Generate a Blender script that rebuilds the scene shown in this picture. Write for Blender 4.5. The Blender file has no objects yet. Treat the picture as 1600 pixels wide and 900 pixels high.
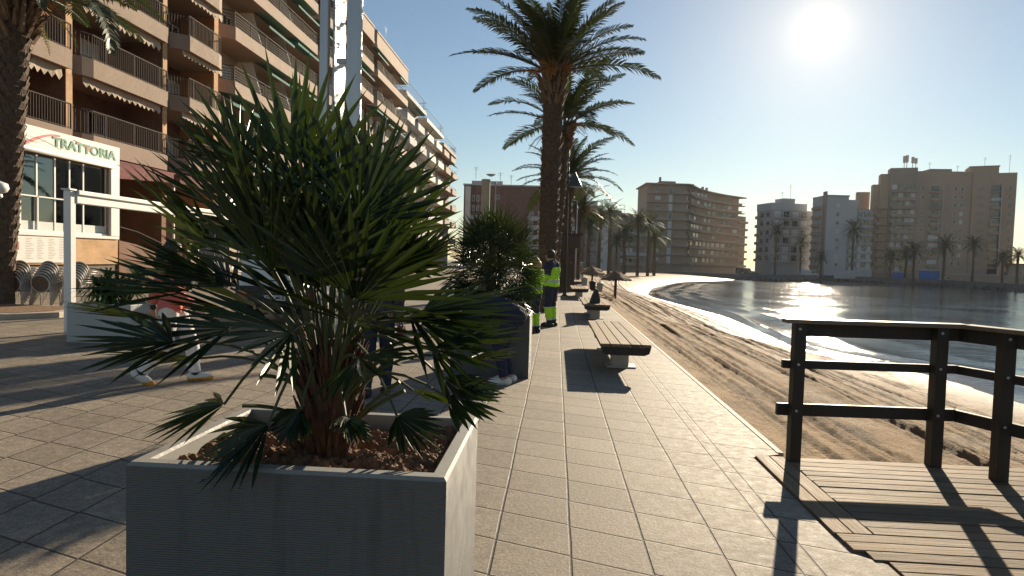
import bpy, math, random
from mathutils import Vector, Matrix, noise
R = math.radians
random.seed(7)
S = bpy.context.scene
COL = S.collection
# ------------------------------------------------------------------ camera model (24 mm-ish phone lens, 1.6 m above the paving)
FPX, ROLL, PITCH, YAW, EYE = 1000.0, .028, math.atan(.044), math.atan(.068), 1.6
_f0 = Vector((-math.sin(YAW), math.cos(YAW), 0)); _r0 = Vector((math.cos(YAW), math.sin(YAW), 0)); _u0 = Vector((0, 0, 1))
FWD = _f0*math.cos(PITCH) - _u0*math.sin(PITCH)
_up = _u0*math.cos(PITCH) + _f0*math.sin(PITCH)
RGT = _r0*math.cos(ROLL) + _up*math.sin(ROLL)
UPV = _up*math.cos(ROLL) - _r0*math.sin(ROLL)
CAM = Vector((0, 0, EYE))
def ray(px, py): return FWD + RGT*((px-800)/FPX) - UPV*((py-450)/FPX)
def at(px, py, z=0.0):
    d = ray(px, py); return CAM + d*((z-EYE)/d.z)
def atY(px, py, Y):
    d = ray(px, py); return CAM + d*(Y/d.y)
def atX(px, py, X):
    d = ray(px, py); return CAM + d*(X/d.x)
SUN_AZ, SUN_EL = R(20.83), R(18.46)
SUN = Vector((math.sin(SUN_AZ)*math.cos(SUN_EL), math.cos(SUN_AZ)*math.cos(SUN_EL), math.sin(SUN_EL)))

# ------------------------------------------------------------------ objects
WL = {}
def wl(o):
    v = Vector((0, 0, 0))
    while o is not None:
        v = v + Vector(o.location); o = o.parent
    return v
def tag(o, label=None, cat=None, group=None, kind=None):
    if label: o['label'] = label
    if cat: o['category'] = cat
    if group: o['group'] = group
    if kind: o['kind'] = kind
    return o
def thing(name, label, cat, loc=(0, 0, 0), group=None, rz=0):
    o = bpy.data.objects.new(name, None); COL.objects.link(o)
    o.location = loc; o.rotation_euler = (0, 0, rz); o.empty_display_size = .2
    return tag(o, label, cat, group)
def kids(o): return [c for c in bpy.data.objects if c.parent is o]
def copy_tree(o, parent=None):
    c = o.copy(); COL.objects.link(c); c.parent = parent
    for ch in kids(o): copy_tree(ch, c)
    return c
class MB:
    """collects faces and links them as ONE mesh object"""
    def __init__(s): s.v = []; s.f = []; s.m = []; s.k = 0; s.uv = None
    def add(s, vs, fs, m=None):
        b = len(s.v); s.v += [tuple(v) for v in vs]
        for f in fs: s.f.append(tuple(i+b for i in f)); s.m.append(s.k if m is None else m)
        return s
    def box(s, a, b, m=None):
        x0, y0, z0 = a; x1, y1, z1 = b
        x0, x1 = min(x0, x1), max(x0, x1); y0, y1 = min(y0, y1), max(y0, y1); z0, z1 = min(z0, z1), max(z0, z1)
        return s.add([(x0,y0,z0),(x1,y0,z0),(x1,y1,z0),(x0,y1,z0),(x0,y0,z1),(x1,y0,z1),(x1,y1,z1),(x0,y1,z1)],
                     [(0,3,2,1),(4,5,6,7),(0,1,5,4),(1,2,6,5),(2,3,7,6),(3,0,4,7)], m)
    def obox(s, c, ax, ay, az, m=None):
        c, ax, ay, az = map(Vector, (c, ax, ay, az))
        vs = [c+ax*i+ay*j+az*k for k in (-1, 1) for i, j in ((-1,-1),(1,-1),(1,1),(-1,1))]
        return s.add(vs, [(0,3,2,1),(4,5,6,7),(0,1,5,4),(1,2,6,5),(2,3,7,6),(3,0,4,7)], m)
    def beam(s, p, q, w, h, up=(0, 0, 1), m=None):
        p, q, up = Vector(p), Vector(q), Vector(up); d = (q-p); L = d.length; d /= L
        sd = d.cross(up).normalized(); u = sd.cross(d)
        return s.obox((p+q)/2, d*L/2, sd*w/2, u*h/2, m)
    def tube(s, pts, rad, n=8, caps=True, m=None):
        pts = [Vector(p) for p in pts]
        if not hasattr(rad, '__len__'): rad = [rad]*len(pts)
        vs = []; a = None
        for i, p in enumerate(pts):
            d = (pts[min(i+1, len(pts)-1)]-pts[max(i-1, 0)]).normalized()
            if a is None: a = d.orthogonal().normalized()
            else:
                a = a - d*a.dot(d); a = a.normalized() if a.length > 1e-6 else d.orthogonal().normalized()
            b = d.cross(a)
            for j in range(n):
                t = 2*math.pi*j/n; vs.append(p + (a*math.cos(t)+b*math.sin(t))*rad[i])
        fs = [(i*n+j, i*n+(j+1) % n, (i+1)*n+(j+1) % n, (i+1)*n+j) for i in range(len(pts)-1) for j in range(n)]
        if caps: fs += [tuple(range(n))[::-1], tuple((len(pts)-1)*n+j for j in range(n))]
        return s.add(vs, fs, m)
    def lathe(s, c, prof, n=16, m=None):
        c = Vector(c); vs = []
        for r, z in prof:
            for j in range(n):
                t = 2*math.pi*j/n; vs.append(c+Vector((r*math.cos(t), r*math.sin(t), z)))
        fs = [(i*n+j, i*n+(j+1) % n, (i+1)*n+(j+1) % n, (i+1)*n+j) for i in range(len(prof)-1) for j in range(n)]
        fs += [tuple(range(n))[::-1], tuple((len(prof)-1)*n+j for j in range(n))]
        return s.add(vs, fs, m)
    def prism(s, poly, z0, z1, m=None):
        n = len(poly)
        a = sum(poly[i][0]*poly[(i+1) % n][1]-poly[(i+1) % n][0]*poly[i][1] for i in range(n))
        if a < 0: poly = poly[::-1]
        vs = [(x, y, z0) for x, y in poly]+[(x, y, z1) for x, y in poly]
        fs = [tuple(range(n))[::-1], tuple(range(n, 2*n))]+[(i, (i+1) % n, n+(i+1) % n, n+i) for i in range(n)]
        return s.add(vs, fs, m)
    def sweep(s, pts, prof, m=None, closed=False):
        """profile (offset to the right, height) swept along a plan path"""
        P = [Vector((p[0], p[1], 0)) for p in pts]; n = len(prof); vs = []
        for i, p in enumerate(P):
            d1 = (p-P[i-1]).normalized() if i else (P[1]-p).normalized()
            d2 = (P[i+1]-p).normalized() if i < len(P)-1 else d1
            d = (d1+d2).normalized(); nrm = Vector((d.y, -d.x, 0)); k = 1/max(.4, d.dot(d1))
            for o, z in prof: vs.append(p+nrm*o*k+Vector((0, 0, z)))
        fs = [(i*n+j, (i+1)*n+j, (i+1)*n+(j+1) % n, i*n+(j+1) % n) for i in range(len(P)-1) for j in range(n)]
        fs += [tuple(range(n)), tuple((len(P)-1)*n+j for j in range(n))[::-1]]
        return s.add(vs, fs, m)
    def grid(s, fn, nu, nv, m=None):
        vs = [fn(i/nu, j/nv) for j in range(nv+1) for i in range(nu+1)]
        w = nu+1
        return s.add(vs, [(j*w+i, j*w+i+1, (j+1)*w+i+1, (j+1)*w+i) for j in range(nv) for i in range(nu)], m)
    def build(s, name, mats, parent=None, loc=None, smooth=False, bevel=0, fixn=False):
        me = bpy.data.meshes.new(name)
        o = bpy.data.objects.new(name, me); COL.objects.link(o)
        off = Vector((0, 0, 0))
        if parent is not None: o.parent = parent; off = wl(parent)
        elif loc is not None: off = Vector(loc); o.location = off
        me.from_pydata([(x-off.x, y-off.y, z-off.z) for x, y, z in s.v], [], s.f)
        if not isinstance(mats, (list, tuple)): mats = [mats]
        for m in mats: me.materials.append(m)
        if len(mats) > 1: me.polygons.foreach_set('material_index', s.m)
        if smooth: me.polygons.foreach_set('use_smooth', [True]*len(me.polygons))
        if fixn:
            import bmesh
            bm = bmesh.new(); bm.from_mesh(me); bmesh.ops.recalc_face_normals(bm, faces=bm.faces); bm.to_mesh(me); bm.free()
        if bevel:
            b = o.modifiers.new('bevel', 'BEVEL'); b.width = bevel; b.segments = 2; b.limit_method = 'ANGLE'; b.angle_limit = R(50)
        me.update()
        return o

# ------------------------------------------------------------------ materials
class NT:
    def __init__(s, m): s.t = m.node_tree; s.n = s.t.nodes; s.l = s.t.links
    def add(s, typ, **kw):
        n = s.n.new(typ)
        for k, v in kw.items():
            if k.startswith('i_'):
                key = k[2:]; key = int(key) if key.isdigit() else key.replace('_', ' ')
                s.put(n.inputs[key], v)
            else: setattr(n, k, v)
        return n
    def put(s, sock, v):
        if isinstance(v, bpy.types.NodeSocket): s.l.new(v, sock)
        elif isinstance(v, bpy.types.Node): s.l.new(v.outputs[0], sock)
        else: sock.default_value = v
    def math(s, op, a, b=0.0, c=0.0, clamp=False):
        n = s.n.new('ShaderNodeMath'); n.operation = op; n.use_clamp = clamp
        s.put(n.inputs[0], a); s.put(n.inputs[1], b); s.put(n.inputs[2], c); return n.outputs[0]
    def mix(s, f, a, b, blend='MIX'):
        n = s.n.new('ShaderNodeMix'); n.data_type = 'RGBA'; n.blend_type = blend
        s.put(n.inputs[0], f); s.put(n.inputs[6], a); s.put(n.inputs[7], b); return n.outputs[2]
    def noise(s, vec, scale, detail=4, rough=.55, dist=0):
        n = s.add('ShaderNodeTexNoise'); s.put(n.inputs['Vector'], vec); n.inputs['Scale'].default_value = scale
        n.inputs['Detail'].default_value = detail; n.inputs['Roughness'].default_value = rough; n.inputs['Distortion'].default_value = dist
        return n.outputs['Fac']
    def ramp(s, f, lo, hi, a=0.0, b=1.0):
        n = s.n.new('ShaderNodeMapRange'); s.put(n.inputs[0], f)
        for i, v in enumerate((lo, hi, a, b)): n.inputs[i+1].default_value = v
        return n.outputs[0]
    def scale(s, vec, v):
        n = s.n.new('ShaderNodeVectorMath'); n.operation = 'MULTIPLY'; s.put(n.inputs[0], vec); n.inputs[1].default_value = v; return n.outputs[0]
def c4(c): return (c[0], c[1], c[2], 1)
def newmat(name):
    m = bpy.data.materials.new(name); m.use_nodes = True; nt = NT(m)
    return m, nt, nt.n['Principled BSDF']
def mat(name, col, rough=.7, metal=0, var=.25, vs=4, bump=0, bs=40, spec=.5, stretch=None, coord='Object', wear=None):
    """a surface with large and fine colour mottling and an optional bump"""
    m, nt, b = newmat(name)
    tc = nt.add('ShaderNodeTexCoord'); v = tc.outputs[coord]
    if stretch: v = nt.scale(v, stretch)
    n1 = nt.noise(v, vs, 5); n2 = nt.noise(v, vs*9, 3)
    f = nt.math('ADD', nt.math('MULTIPLY', n1, .65), nt.math('MULTIPLY', n2, .35))
    f = nt.ramp(f, .3, .7)
    d = tuple(max(0, c*(1-var)) for c in col); l = tuple(min(1, c*(1+var*.7)) for c in col)
    cc = nt.mix(f, c4(d), c4(l))
    if wear:
        w = nt.ramp(nt.noise(v, wear[1], 6, .65), wear[2], wear[2]+.12)
        cc = nt.mix(nt.math('MULTIPLY', w, wear[3]), cc, c4(wear[0]))
    nt.put(b.inputs['Base Color'], cc)
    b.inputs['Roughness'].default_value = rough; b.inputs['Metallic'].default_value = metal
    b.inputs['Specular IOR Level'].default_value = spec
    if var: nt.put(b.inputs['Roughness'], nt.ramp(n2, .2, .8, max(.03, rough-.12), min(1, rough+.12)))
    if bump:
        bn = nt.add('ShaderNodeBump'); bn.inputs['Strength'].default_value = 1; bn.inputs['Distance'].default_value = bump
        nt.put(bn.inputs['Height'], nt.noise(v, bs, 4)); nt.put(b.inputs['Normal'], bn.outputs[0])
    return m
def leafmat(name, col, col2, rough=.4, trans=.25, vs=3):
    m, nt, b = newmat(name)
    tc = nt.add('ShaderNodeTexCoord')
    f = nt.ramp(nt.noise(tc.outputs['Object'], vs, 4), .35, .65)
    cc = nt.mix(f, c4(col), c4(col2))
    nt.put(b.inputs['Base Color'], cc); b.inputs['Roughness'].default_value = rough; b.inputs['Specular IOR Level'].default_value = .32
    tr = nt.add('ShaderNodeBsdfTranslucent'); nt.put(tr.inputs['Color'], nt.mix(.5, cc, (.20, .30, .03, 1)))
    mx = nt.add('ShaderNodeMixShader'); mx.inputs[0].default_value = trans
    nt.l.new(b.outputs[0], mx.inputs[1]); nt.l.new(tr.outputs[0], mx.inputs[2])
    nt.l.new(mx.outputs[0], nt.n['Material Output'].inputs['Surface'])
    return m
def brickmat(name, c1, c2, mortar, sc=1.0, axis='YZ'):
    m, nt, b = newmat(name)
    tc = nt.add('ShaderNodeTexCoord'); sp = nt.add('ShaderNodeSeparateXYZ'); nt.l.new(tc.outputs['Object'], sp.inputs[0])
    cb = nt.add('ShaderNodeCombineXYZ')
    nt.l.new(nt.math('ADD', sp.outputs[1], sp.outputs[0]), cb.inputs[0]); nt.l.new(sp.outputs[2], cb.inputs[1])
    br = nt.add('ShaderNodeTexBrick'); nt.l.new(cb.outputs[0], br.inputs['Vector'])
    br.inputs['Color1'].default_value = c4(c1); br.inputs['Color2'].default_value = c4(c2); br.inputs['Mortar'].default_value = c4(mortar)
    br.inputs['Scale'].default_value = sc; br.inputs['Mortar Size'].default_value = .008*1; br.inputs['Brick Width'].default_value = .24; br.inputs['Row Height'].default_value = .065
    n = nt.ramp(nt.noise(tc.outputs['Object'], 1.3, 5), .3, .7, .75, 1.15)
    nt.put(b.inputs['Base Color'], nt.mix(1.0, br.outputs[0], n, 'MULTIPLY')); b.inputs['Roughness'].default_value = .85
    return m
M = {}
M['brick'] = brickmat('brown_brick', (.25, .11, .058), (.2, .085, .045), (.26, .18, .13))
M['brick_light'] = brickmat('orange_brick', (.66, .40, .19), (.58, .33, .15), (.5, .36, .24))
M['brick_red'] = brickmat('dark_red_brick', (.2, .08, .055), (.17, .07, .05), (.2, .13, .1))
M['render_tan'] = mat('tan_render', (.31, .225, .165), .85, var=.16, vs=.9, wear=((.3, .2, .13), 1.5, .56, .5))
M['render_pink'] = mat('pinkish_concrete', (.37, .27, .2), .85, var=.16, vs=.8, wear=((.3, .21, .15), 1.2, .56, .45))
M['soffit'] = mat('painted_soffit', (.36, .29, .23), .9, var=.1, vs=.7)
M['white_paint'] = mat('white_paint', (.78, .76, .72), .5, var=.06, vs=2, wear=((.45, .42, .38), 3, .62, .4))
M['offwhite_wall'] = mat('offwhite_wall', (.66, .62, .56), .8, var=.12, vs=.4)
M['grey_wall'] = mat('grey_wall', (.36, .32, .3), .85, var=.15, vs=.25)
M['far_tan'] = mat('tower_tan', (.42, .30, .215), .85, var=.12, vs=.12)
M['far_brown'] = mat('far_brown', (.34, .26, .2), .85, var=.15, vs=.12)
M['far_grey'] = mat('far_grey', (.36, .35, .36), .85, var=.15, vs=.12)
M['far_white'] = mat('far_white', (.5, .48, .47), .85, var=.1, vs=.12)
M['glass_dark'] = mat('window_glass', (.02, .025, .03), .06, var=.2, vs=.6, spec=.8)
M['shutter'] = mat('white_shutter', (.6, .58, .55), .6, var=.08, vs=2)
M['door_dark'] = mat('dark_opening', (.03, .026, .022), .6, var=.3, vs=1)
M['rail_metal'] = mat('railing_metal', (.07, .054, .044), .8, .0, var=.1, vs=3, spec=.15)
M['rail_dark'] = mat('railing_dark_metal', (.2, .17, .15), .45, .5, var=.1, vs=3)
M['awning_tan'] = mat('tan_canvas', (.5, .4, .3), .9, var=.15, vs=2)
M['awning_green'] = mat('green_canvas', (.02, .16, .13), .85, var=.2, vs=2)
M['awning_red'] = mat('maroon_canvas', (.17, .038, .04), .85, var=.15, vs=1.5)
M['steel'] = mat('brushed_aluminium', (.45, .43, .42), .38, .8, var=.1, vs=2, stretch=(8, 8, .25))
M['steel_dull'] = mat('galvanised_steel', (.45, .45, .45), .5, .6, var=.15, vs=4)
M['lamp_dark'] = mat('dark_painted_metal', (.035, .04, .035), .5, .2, var=.2, vs=6)
M['planter'] = mat('grey_planter_composite', (.34, .335, .32), .62, var=.08, vs=1.2, wear=((.22, .22, .21), 3, .58, .35))
M['planter_white'] = mat('white_planter', (.42, .41, .39), .6, var=.08, vs=1.5)
M['rubber'] = mat('black_rubber', (.018, .018, .018), .8, var=.3, vs=12)
M['black_plastic'] = mat('black_plastic', (.02, .02, .022), .5, var=.2, vs=8)
M['van_white'] = mat('white_van_paint', (.7, .7, .69), .3, var=.04, vs=1.5)
M['red_lens'] = mat('red_light_lens', (.35, .01, .01), .2, var=.2, vs=30)
M['plate'] = mat('plate_white', (.7, .7, .68), .5, var=.05, vs=20)
M['plate_blue'] = mat('plate_blue', (.02, .06, .35), .5, var=.05, vs=20)
M['ink'] = mat('black_ink', (.02, .02, .02), .6, var=.1, vs=20)
M['ink_grey'] = mat('grey_ink', (.38, .36, .35), .7, var=.1, vs=20)
M['paint_green'] = mat('sign_green', (.03, .21, .11), .6, var=.12, vs=8)
M['paint_green_light'] = mat('sign_pale_green', (.45, .62, .5), .6, var=.06, vs=8)
M['paint_red'] = mat('sign_red', (.62, .06, .07), .6, var=.1, vs=6)
M['board_white'] = mat('white_board', (.74, .7, .64), .55, var=.05, vs=2)
M['concrete'] = mat('concrete', (.46, .43, .39), .85, var=.2, vs=3, bump=.004, bs=60, wear=((.28, .25, .22), 5, .56, .5))
M['kerb'] = mat('kerb_stone', (.42, .36, .29), .85, var=.2, vs=3, bump=.006, bs=30)
M['wood_dark'] = mat('dark_creosoted_wood', (.02, .0155, .012), .55, var=.4, vs=5, stretch=(5, 5, 1), bump=.004, bs=30)
M['wood_kiosk'] = mat('dark_brown_wood', (.07, .042, .03), .6, var=.3, vs=3, stretch=(8, 8, 1))
M['tan_post'] = mat('tan_post', (.42, .34, .22), .5, var=.12, vs=4)
M['thatch'] = mat('dry_thatch', (.25, .16, .09), .95, var=.5, vs=8, stretch=(3, 3, .6), bump=.03, bs=30)
M['soil'] = mat('potting_soil', (.24, .14, .075), .95, var=.65, vs=14, bump=.02, bs=45)
M['trunk'] = mat('palm_trunk', (.115, .075, .048), .9, var=.55, vs=9, bump=.03, bs=22)
M['trunk_dry'] = mat('palm_boots_dry', (.21, .13, .075), .9, var=.5, vs=9, bump=.02, bs=22)
M['fibre'] = mat('red_brown_palm_fibre', (.13, .062, .034), .95, var=.6, vs=18, stretch=(4, 4, 1), bump=.012, bs=60)
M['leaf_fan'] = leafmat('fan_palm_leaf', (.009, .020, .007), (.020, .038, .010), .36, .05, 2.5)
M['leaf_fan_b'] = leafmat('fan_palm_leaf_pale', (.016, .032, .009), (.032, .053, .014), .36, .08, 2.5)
M['petiole'] = mat('palm_petiole', (.06, .075, .026), .6, var=.3, vs=8)
M['leaf_date'] = leafmat('date_palm_leaf', (.02, .028, .012), (.042, .052, .02), .5, .10, .8)
M['leaf_far'] = leafmat('far_palm_leaf', (.03, .042, .02), (.055, .07, .03), .6, .12, .5)
M['leaf_dry'] = leafmat('dry_palm_leaf', (.17, .12, .055), (.25, .18, .08), .7, .2, 2)
M['leaf_yucca'] = leafmat('strap_leaf', (.02, .055, .012), (.05, .11, .02), .35, .2, 4)
M['dates'] = mat('orange_date_stalks', (.5, .2, .03), .7, var=.4, vs=20)
M['blue_sheet'] = mat('blue_hoarding', (.02, .13, .42), .6, var=.12, vs=.6)
M['teal_sheet'] = mat('teal_board', (.05, .2, .26), .6, var=.12, vs=.6)
M['car_dark'] = mat('dark_car_paint', (.05, .05, .055), .3, var=.1, vs=1)
M['car_light'] = mat('pale_car_paint', (.45, .45, .45), .3, var=.1, vs=1)
M['rattan'] = mat('brown_rattan', (.16, .105, .065), .75, var=.35, vs=30, stretch=(1, 1, 3), bump=.003, bs=160)
M['chair_metal'] = mat('chair_aluminium', (.5, .47, .43), .45, .1, var=.1, vs=8)
EXPOSURE, SKY_STRENGTH, SUN_STRENGTH, HAZE = 0.92, .05, 5.0, .00009
# ------------------------------------------------------------------ light, sky, camera
W = bpy.data.worlds.new("World"); S.world = W; W.use_nodes = True
nt = NT(W); bg = nt.n['Background']
sky = nt.add('ShaderNodeTexSky'); sky.sky_type = 'NISHITA'; sky.sun_disc = False
sky.sun_elevation = SUN_EL; sky.sun_rotation = SUN_AZ; sky.altitude = 0; sky.air_density = 1.15; sky.dust_density = .06; sky.ozone_density = 2.0
tc = nt.add('ShaderNodeTexCoord')
dt = nt.add('ShaderNodeVectorMath', operation='DOT_PRODUCT'); nt.l.new(tc.outputs['Generated'], dt.inputs[0]); dt.inputs[1].default_value = SUN
ang = nt.math('ARCCOSINE', nt.math('MINIMUM', dt.outputs['Value'], .999999))
# the bright aureole of hazy sea air round the sun, and the sun's own face, all in the sky
a1 = nt.math('MULTIPLY', nt.math('EXPONENT', nt.math('MULTIPLY', ang, -1/.014)), 11.0)
a2 = nt.math('MULTIPLY', nt.math('EXPONENT', nt.math('MULTIPLY', ang, -1/.105)), 6.5)
disc = nt.math('MULTIPLY', nt.math('LESS_THAN', ang, .017), 60.0)
glow = nt.math('ADD', nt.math('ADD', a1, nt.math('ADD', a2, nt.math('MULTIPLY', nt.math('EXPONENT', nt.math('MULTIPLY', ang, -1/.35)), .3))), disc)
gc = nt.mix(1.0, (1, .78, .46, 1), glow, 'MULTIPLY')
nt.put(bg.inputs['Color'], nt.mix(1.0, sky.outputs[0], gc, 'ADD')); bg.inputs['Strength'].default_value = SKY_STRENGTH
sl = bpy.data.lights.new('sun', 'SUN'); sl.energy = SUN_STRENGTH; sl.angle = R(.53); sl.color = (1, .84, .62)
so = bpy.data.objects.new('sun', sl); COL.objects.link(so); so.rotation_euler = (-SUN).to_track_quat('-Z', 'Y').to_euler(); so.location = (60, 160, 60)
cd = bpy.data.cameras.new('camera'); co = bpy.data.objects.new('camera', cd); COL.objects.link(co); S.camera = co
cd.sensor_width = 36; cd.lens = 36*FPX/1600; cd.clip_start = .05; cd.clip_end = 20000
co.matrix_world = Matrix((RGT, UPV, -FWD)).transposed().to_4x4(); co.location = CAM
S.view_settings.view_transform = 'Standard'; S.view_settings.look = 'None'; S.view_settings.gamma = 1; S.view_settings.exposure = EXPOSURE
S.view_settings.use_curve_mapping = False
S.cycles.max_bounces = 6; S.cycles.transparent_max_bounces = 8; S.cycles.sample_clamp_indirect = 4; S.cycles.sample_clamp_direct = 0
S.cycles.caustics_reflective = False; S.cycles.caustics_refractive = False; S.cycles.use_denoising = True

# ------------------------------------------------------------------ shore line
WATER_Z, FAR_Z = -1.9, -1.15
_wp = [at(*p, WATER_Z) for p in ((1598,632),(1449,583),(1259,552),(1237,540),(1135,495),(1010,462),(1020,450),(1060,441),(1160,438))]
SHORE = [(13.5, -8), (13.2, 4), (13.0, 11)] + [(p.x, p.y) for p in _wp]
SHORE.sort(key=lambda p: p[1])
def lerp_table(t, x):
    if x <= t[0][0]: return t[0][1]
    for a, b in zip(t, t[1:]):
        if x <= b[0]:
            f = (x-a[0])/(b[0]-a[0]); return a[1]+(b[1]-a[1])*f
    return t[-1][1]
_SH = [(y, x) for x, y in SHORE]
def shore_x(y):
    return sum(lerp_table(_SH, y+d) for d in (-.04*y-1, -.02*y, 0, .02*y, .04*y+1))/5
def edge_x(y):                         # edge of the paved promenade, later the sea wall of the curving shore
    if y < 60: return 1.95
    return 1.95+((y-60)/92)**2.6*14
# ------------------------------------------------------------------ ground sheets
g = MB(); pts = [(edge_x(y)-.02, y) for y in list(range(-30, 130, 6))]
g.prism([(-900, -30)]+pts+[(edge_x(130), 135), (-900, 135)], -3, -.012)
tag(g.build('ground', mat('asphalt_ground', (.22, .2, .18), .9, var=.2, vs=.5)), kind='structure')
far_edge = [(12, 131), (15.5, 150), (22, 168), (34, 177), (48, 172)] + [(p.x, p.y) for p in (at(1165,437,WATER_Z), at(1300,438,WATER_Z), at(1400,443,WATER_Z), at(1480,447,WATER_Z), at(1600,456,WATER_Z))] + [(170, 95), (420, 60)]
g = MB(); g.prism([(-900, 131)]+far_edge+[(1490, 60), (1490, 1490), (-900, 1490)], -4, FAR_Z)
tag(g.build('far_shore', mat('quay_ground', (.2, .18, .16), .9, var=.2, vs=.2)), kind='structure')
# low sea wall along the far edge
g = MB(); fe = far_edge[1:-1]
g.sweep(fe, [(-.5, FAR_Z-.02), (.25, FAR_Z-.02), (.2, FAR_Z+.75), (-.45, FAR_Z+.75)])
tag(g.build('sea_wall', mat('quay_stone', (.17, .16, .16), .9, var=.3, vs=.6)), 'long low grey sea wall curving along the far side of the bay', 'sea wall')
# rocks at the foot of the quay
rk = MB(); rr = random.Random(3)
for a, b in zip(fe[3:], fe[4:]):
    n = int((Vector(a)-Vector(b)).length/1.1)
    for k in range(n):
        f = (k+rr.random())/n; c = Vector((a[0]+(b[0]-a[0])*f, a[1]+(b[1]-a[1])*f-rr.uniform(.2, 1.6), WATER_Z+rr.uniform(-.2, .4)))
        rad = rr.uniform(.35, .9); vs = []
        for dz, q in ((-.7, .6), (-.1, 1), (.5, .7)):
            for j in range(6): t = j*math.pi/3+rr.uniform(-.2, .2); vs.append(c+Vector((math.cos(t)*q, math.sin(t)*q, dz))*rad*rr.uniform(.8, 1.2))
        rk.add(vs, [(i*6+j, i*6+(j+1) % 6, i*6+6+(j+1) % 6, i*6+6+j) for i in range(2) for j in range(6)]+[tuple(range(12, 18))])
tag(rk.build('rocks', mat('quay_rock', (.13, .12, .115), .9, var=.4, vs=2)), kind='stuff')
# ------------------------------------------------------------------ paving
TW, TR, SK = .423, .412, math.tan(R(19.5))
m, nt, b = newmat('promenade_paving')
tc = nt.add('ShaderNodeTexCoord'); sp = nt.add('ShaderNodeSeparateXYZ'); nt.l.new(tc.outputs['Object'], sp.inputs[0])
X, Y = sp.outputs[0], sp.outputs[1]
wob = nt.math('MULTIPLY', nt.math('SUBTRACT', nt.noise(tc.outputs['Object'], 1.2, 2), .5), .012)
u = nt.math('DIVIDE', nt.math('ADD', nt.math('ADD', X, -.127), wob), TW)
col_i = nt.math('FLOOR', u)
wn0 = nt.add('ShaderNodeTexWhiteNoise', noise_dimensions='1D'); nt.l.new(col_i, wn0.inputs['W'])
vv = nt.math('ADD', nt.math('ADD', nt.math('MULTIPLY', X, SK), Y), nt.math('ADD', -3.823+.127*SK*-1+TR*.5*0, nt.math('MULTIPLY', nt.math('SUBTRACT', wn0.outputs[0], .5), .05)))
v = nt.math('DIVIDE', vv, TR)
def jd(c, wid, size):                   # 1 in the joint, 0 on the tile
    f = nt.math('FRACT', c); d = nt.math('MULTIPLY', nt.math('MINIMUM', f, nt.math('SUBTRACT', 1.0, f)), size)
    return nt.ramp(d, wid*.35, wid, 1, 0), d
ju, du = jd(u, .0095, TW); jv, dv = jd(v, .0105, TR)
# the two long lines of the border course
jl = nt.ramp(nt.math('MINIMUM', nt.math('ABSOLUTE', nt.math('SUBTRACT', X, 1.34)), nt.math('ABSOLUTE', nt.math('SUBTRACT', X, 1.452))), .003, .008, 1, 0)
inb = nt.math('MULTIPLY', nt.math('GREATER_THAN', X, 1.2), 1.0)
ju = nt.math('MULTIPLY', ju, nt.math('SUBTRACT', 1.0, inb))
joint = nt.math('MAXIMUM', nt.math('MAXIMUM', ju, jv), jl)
cb = nt.add('ShaderNodeCombineXYZ'); nt.l.new(col_i, cb.inputs[0]); nt.l.new(nt.math('FLOOR', v), cb.inputs[1])
wn = nt.add('ShaderNodeTexWhiteNoise', noise_dimensions='2D'); nt.l.new(cb.outputs[0], wn.inputs['Vector'])
big = nt.noise(tc.outputs['Object'], .55, 5, .6); fine = nt.noise(tc.outputs['Object'], 105, 3, .7); mid = nt.noise(tc.outputs['Object'], 12, 5, .65)
base = nt.mix(nt.ramp(big, .3, .7), (.235, .195, .15, 1), (.31, .262, .2, 1))
base = nt.mix(1.0, base, nt.ramp(wn.outputs[0], 0, 1, .85, 1.1), 'MULTIPLY')
base = nt.mix(1.0, base, nt.ramp(mid, .25, .75, .6, 1.3), 'MULTIPLY')
base = nt.mix(1.0, base, nt.ramp(fine, .3, .7, .5, 1.45), 'MULTIPLY')
gr2 = nt.noise(tc.outputs['Object'], 42, 4, .7)
base = nt.mix(1.0, base, nt.ramp(gr2, .3, .7, .66, 1.3), 'MULTIPLY')
stain = nt.ramp(nt.noise(tc.outputs['Object'], 1.9, 6, .7), .62, .75)
base = nt.mix(nt.math('MULTIPLY', stain, .6), base, (.16, .135, .11, 1))
spots = nt.add('ShaderNodeTexVoronoi'); nt.l.new(tc.outputs['Object'], spots.inputs['Vector']); spots.inputs['Scale'].default_value = 2.2
base = nt.mix(nt.ramp(spots.outputs['Distance'], .018, .03, .7, 0), base, (.08, .07, .06, 1))
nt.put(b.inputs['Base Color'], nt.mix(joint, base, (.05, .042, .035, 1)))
nt.put(b.inputs['Roughness'], nt.ramp(mid, .2, .8, .62, .85)); b.inputs['Specular IOR Level'].default_value = .28
tilt = nt.math('MULTIPLY', nt.math('SUBTRACT', wn.outputs[0], .5), .003)
h = nt.math('ADD', nt.math('MULTIPLY', joint, -.006), nt.math('ADD', nt.math('MULTIPLY', gr2, .0034), nt.math('ADD', tilt, nt.math('MULTIPLY', mid, .001))))
bn = nt.add('ShaderNodeBump'); bn.inputs['Distance'].default_value = 1; bn.inputs['Strength'].default_value = .8
nt.put(bn.inputs['Height'], h); nt.put(b.inputs['Normal'], bn.outputs[0])
M['paving'] = m
g = MB()
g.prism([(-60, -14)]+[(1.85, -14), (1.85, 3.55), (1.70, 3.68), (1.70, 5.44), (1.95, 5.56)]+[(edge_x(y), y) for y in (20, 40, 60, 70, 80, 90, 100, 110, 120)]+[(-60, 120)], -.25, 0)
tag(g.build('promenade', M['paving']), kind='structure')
g = MB(); g.sweep([(1.95+.0, 5.6), (1.95, 20), (1.95, 60)]+[(edge_x(y), y) for y in range(66, 122, 6)], [(.001, -.3), (.055, -.3), (.055, .004), (.001, .006)])
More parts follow.
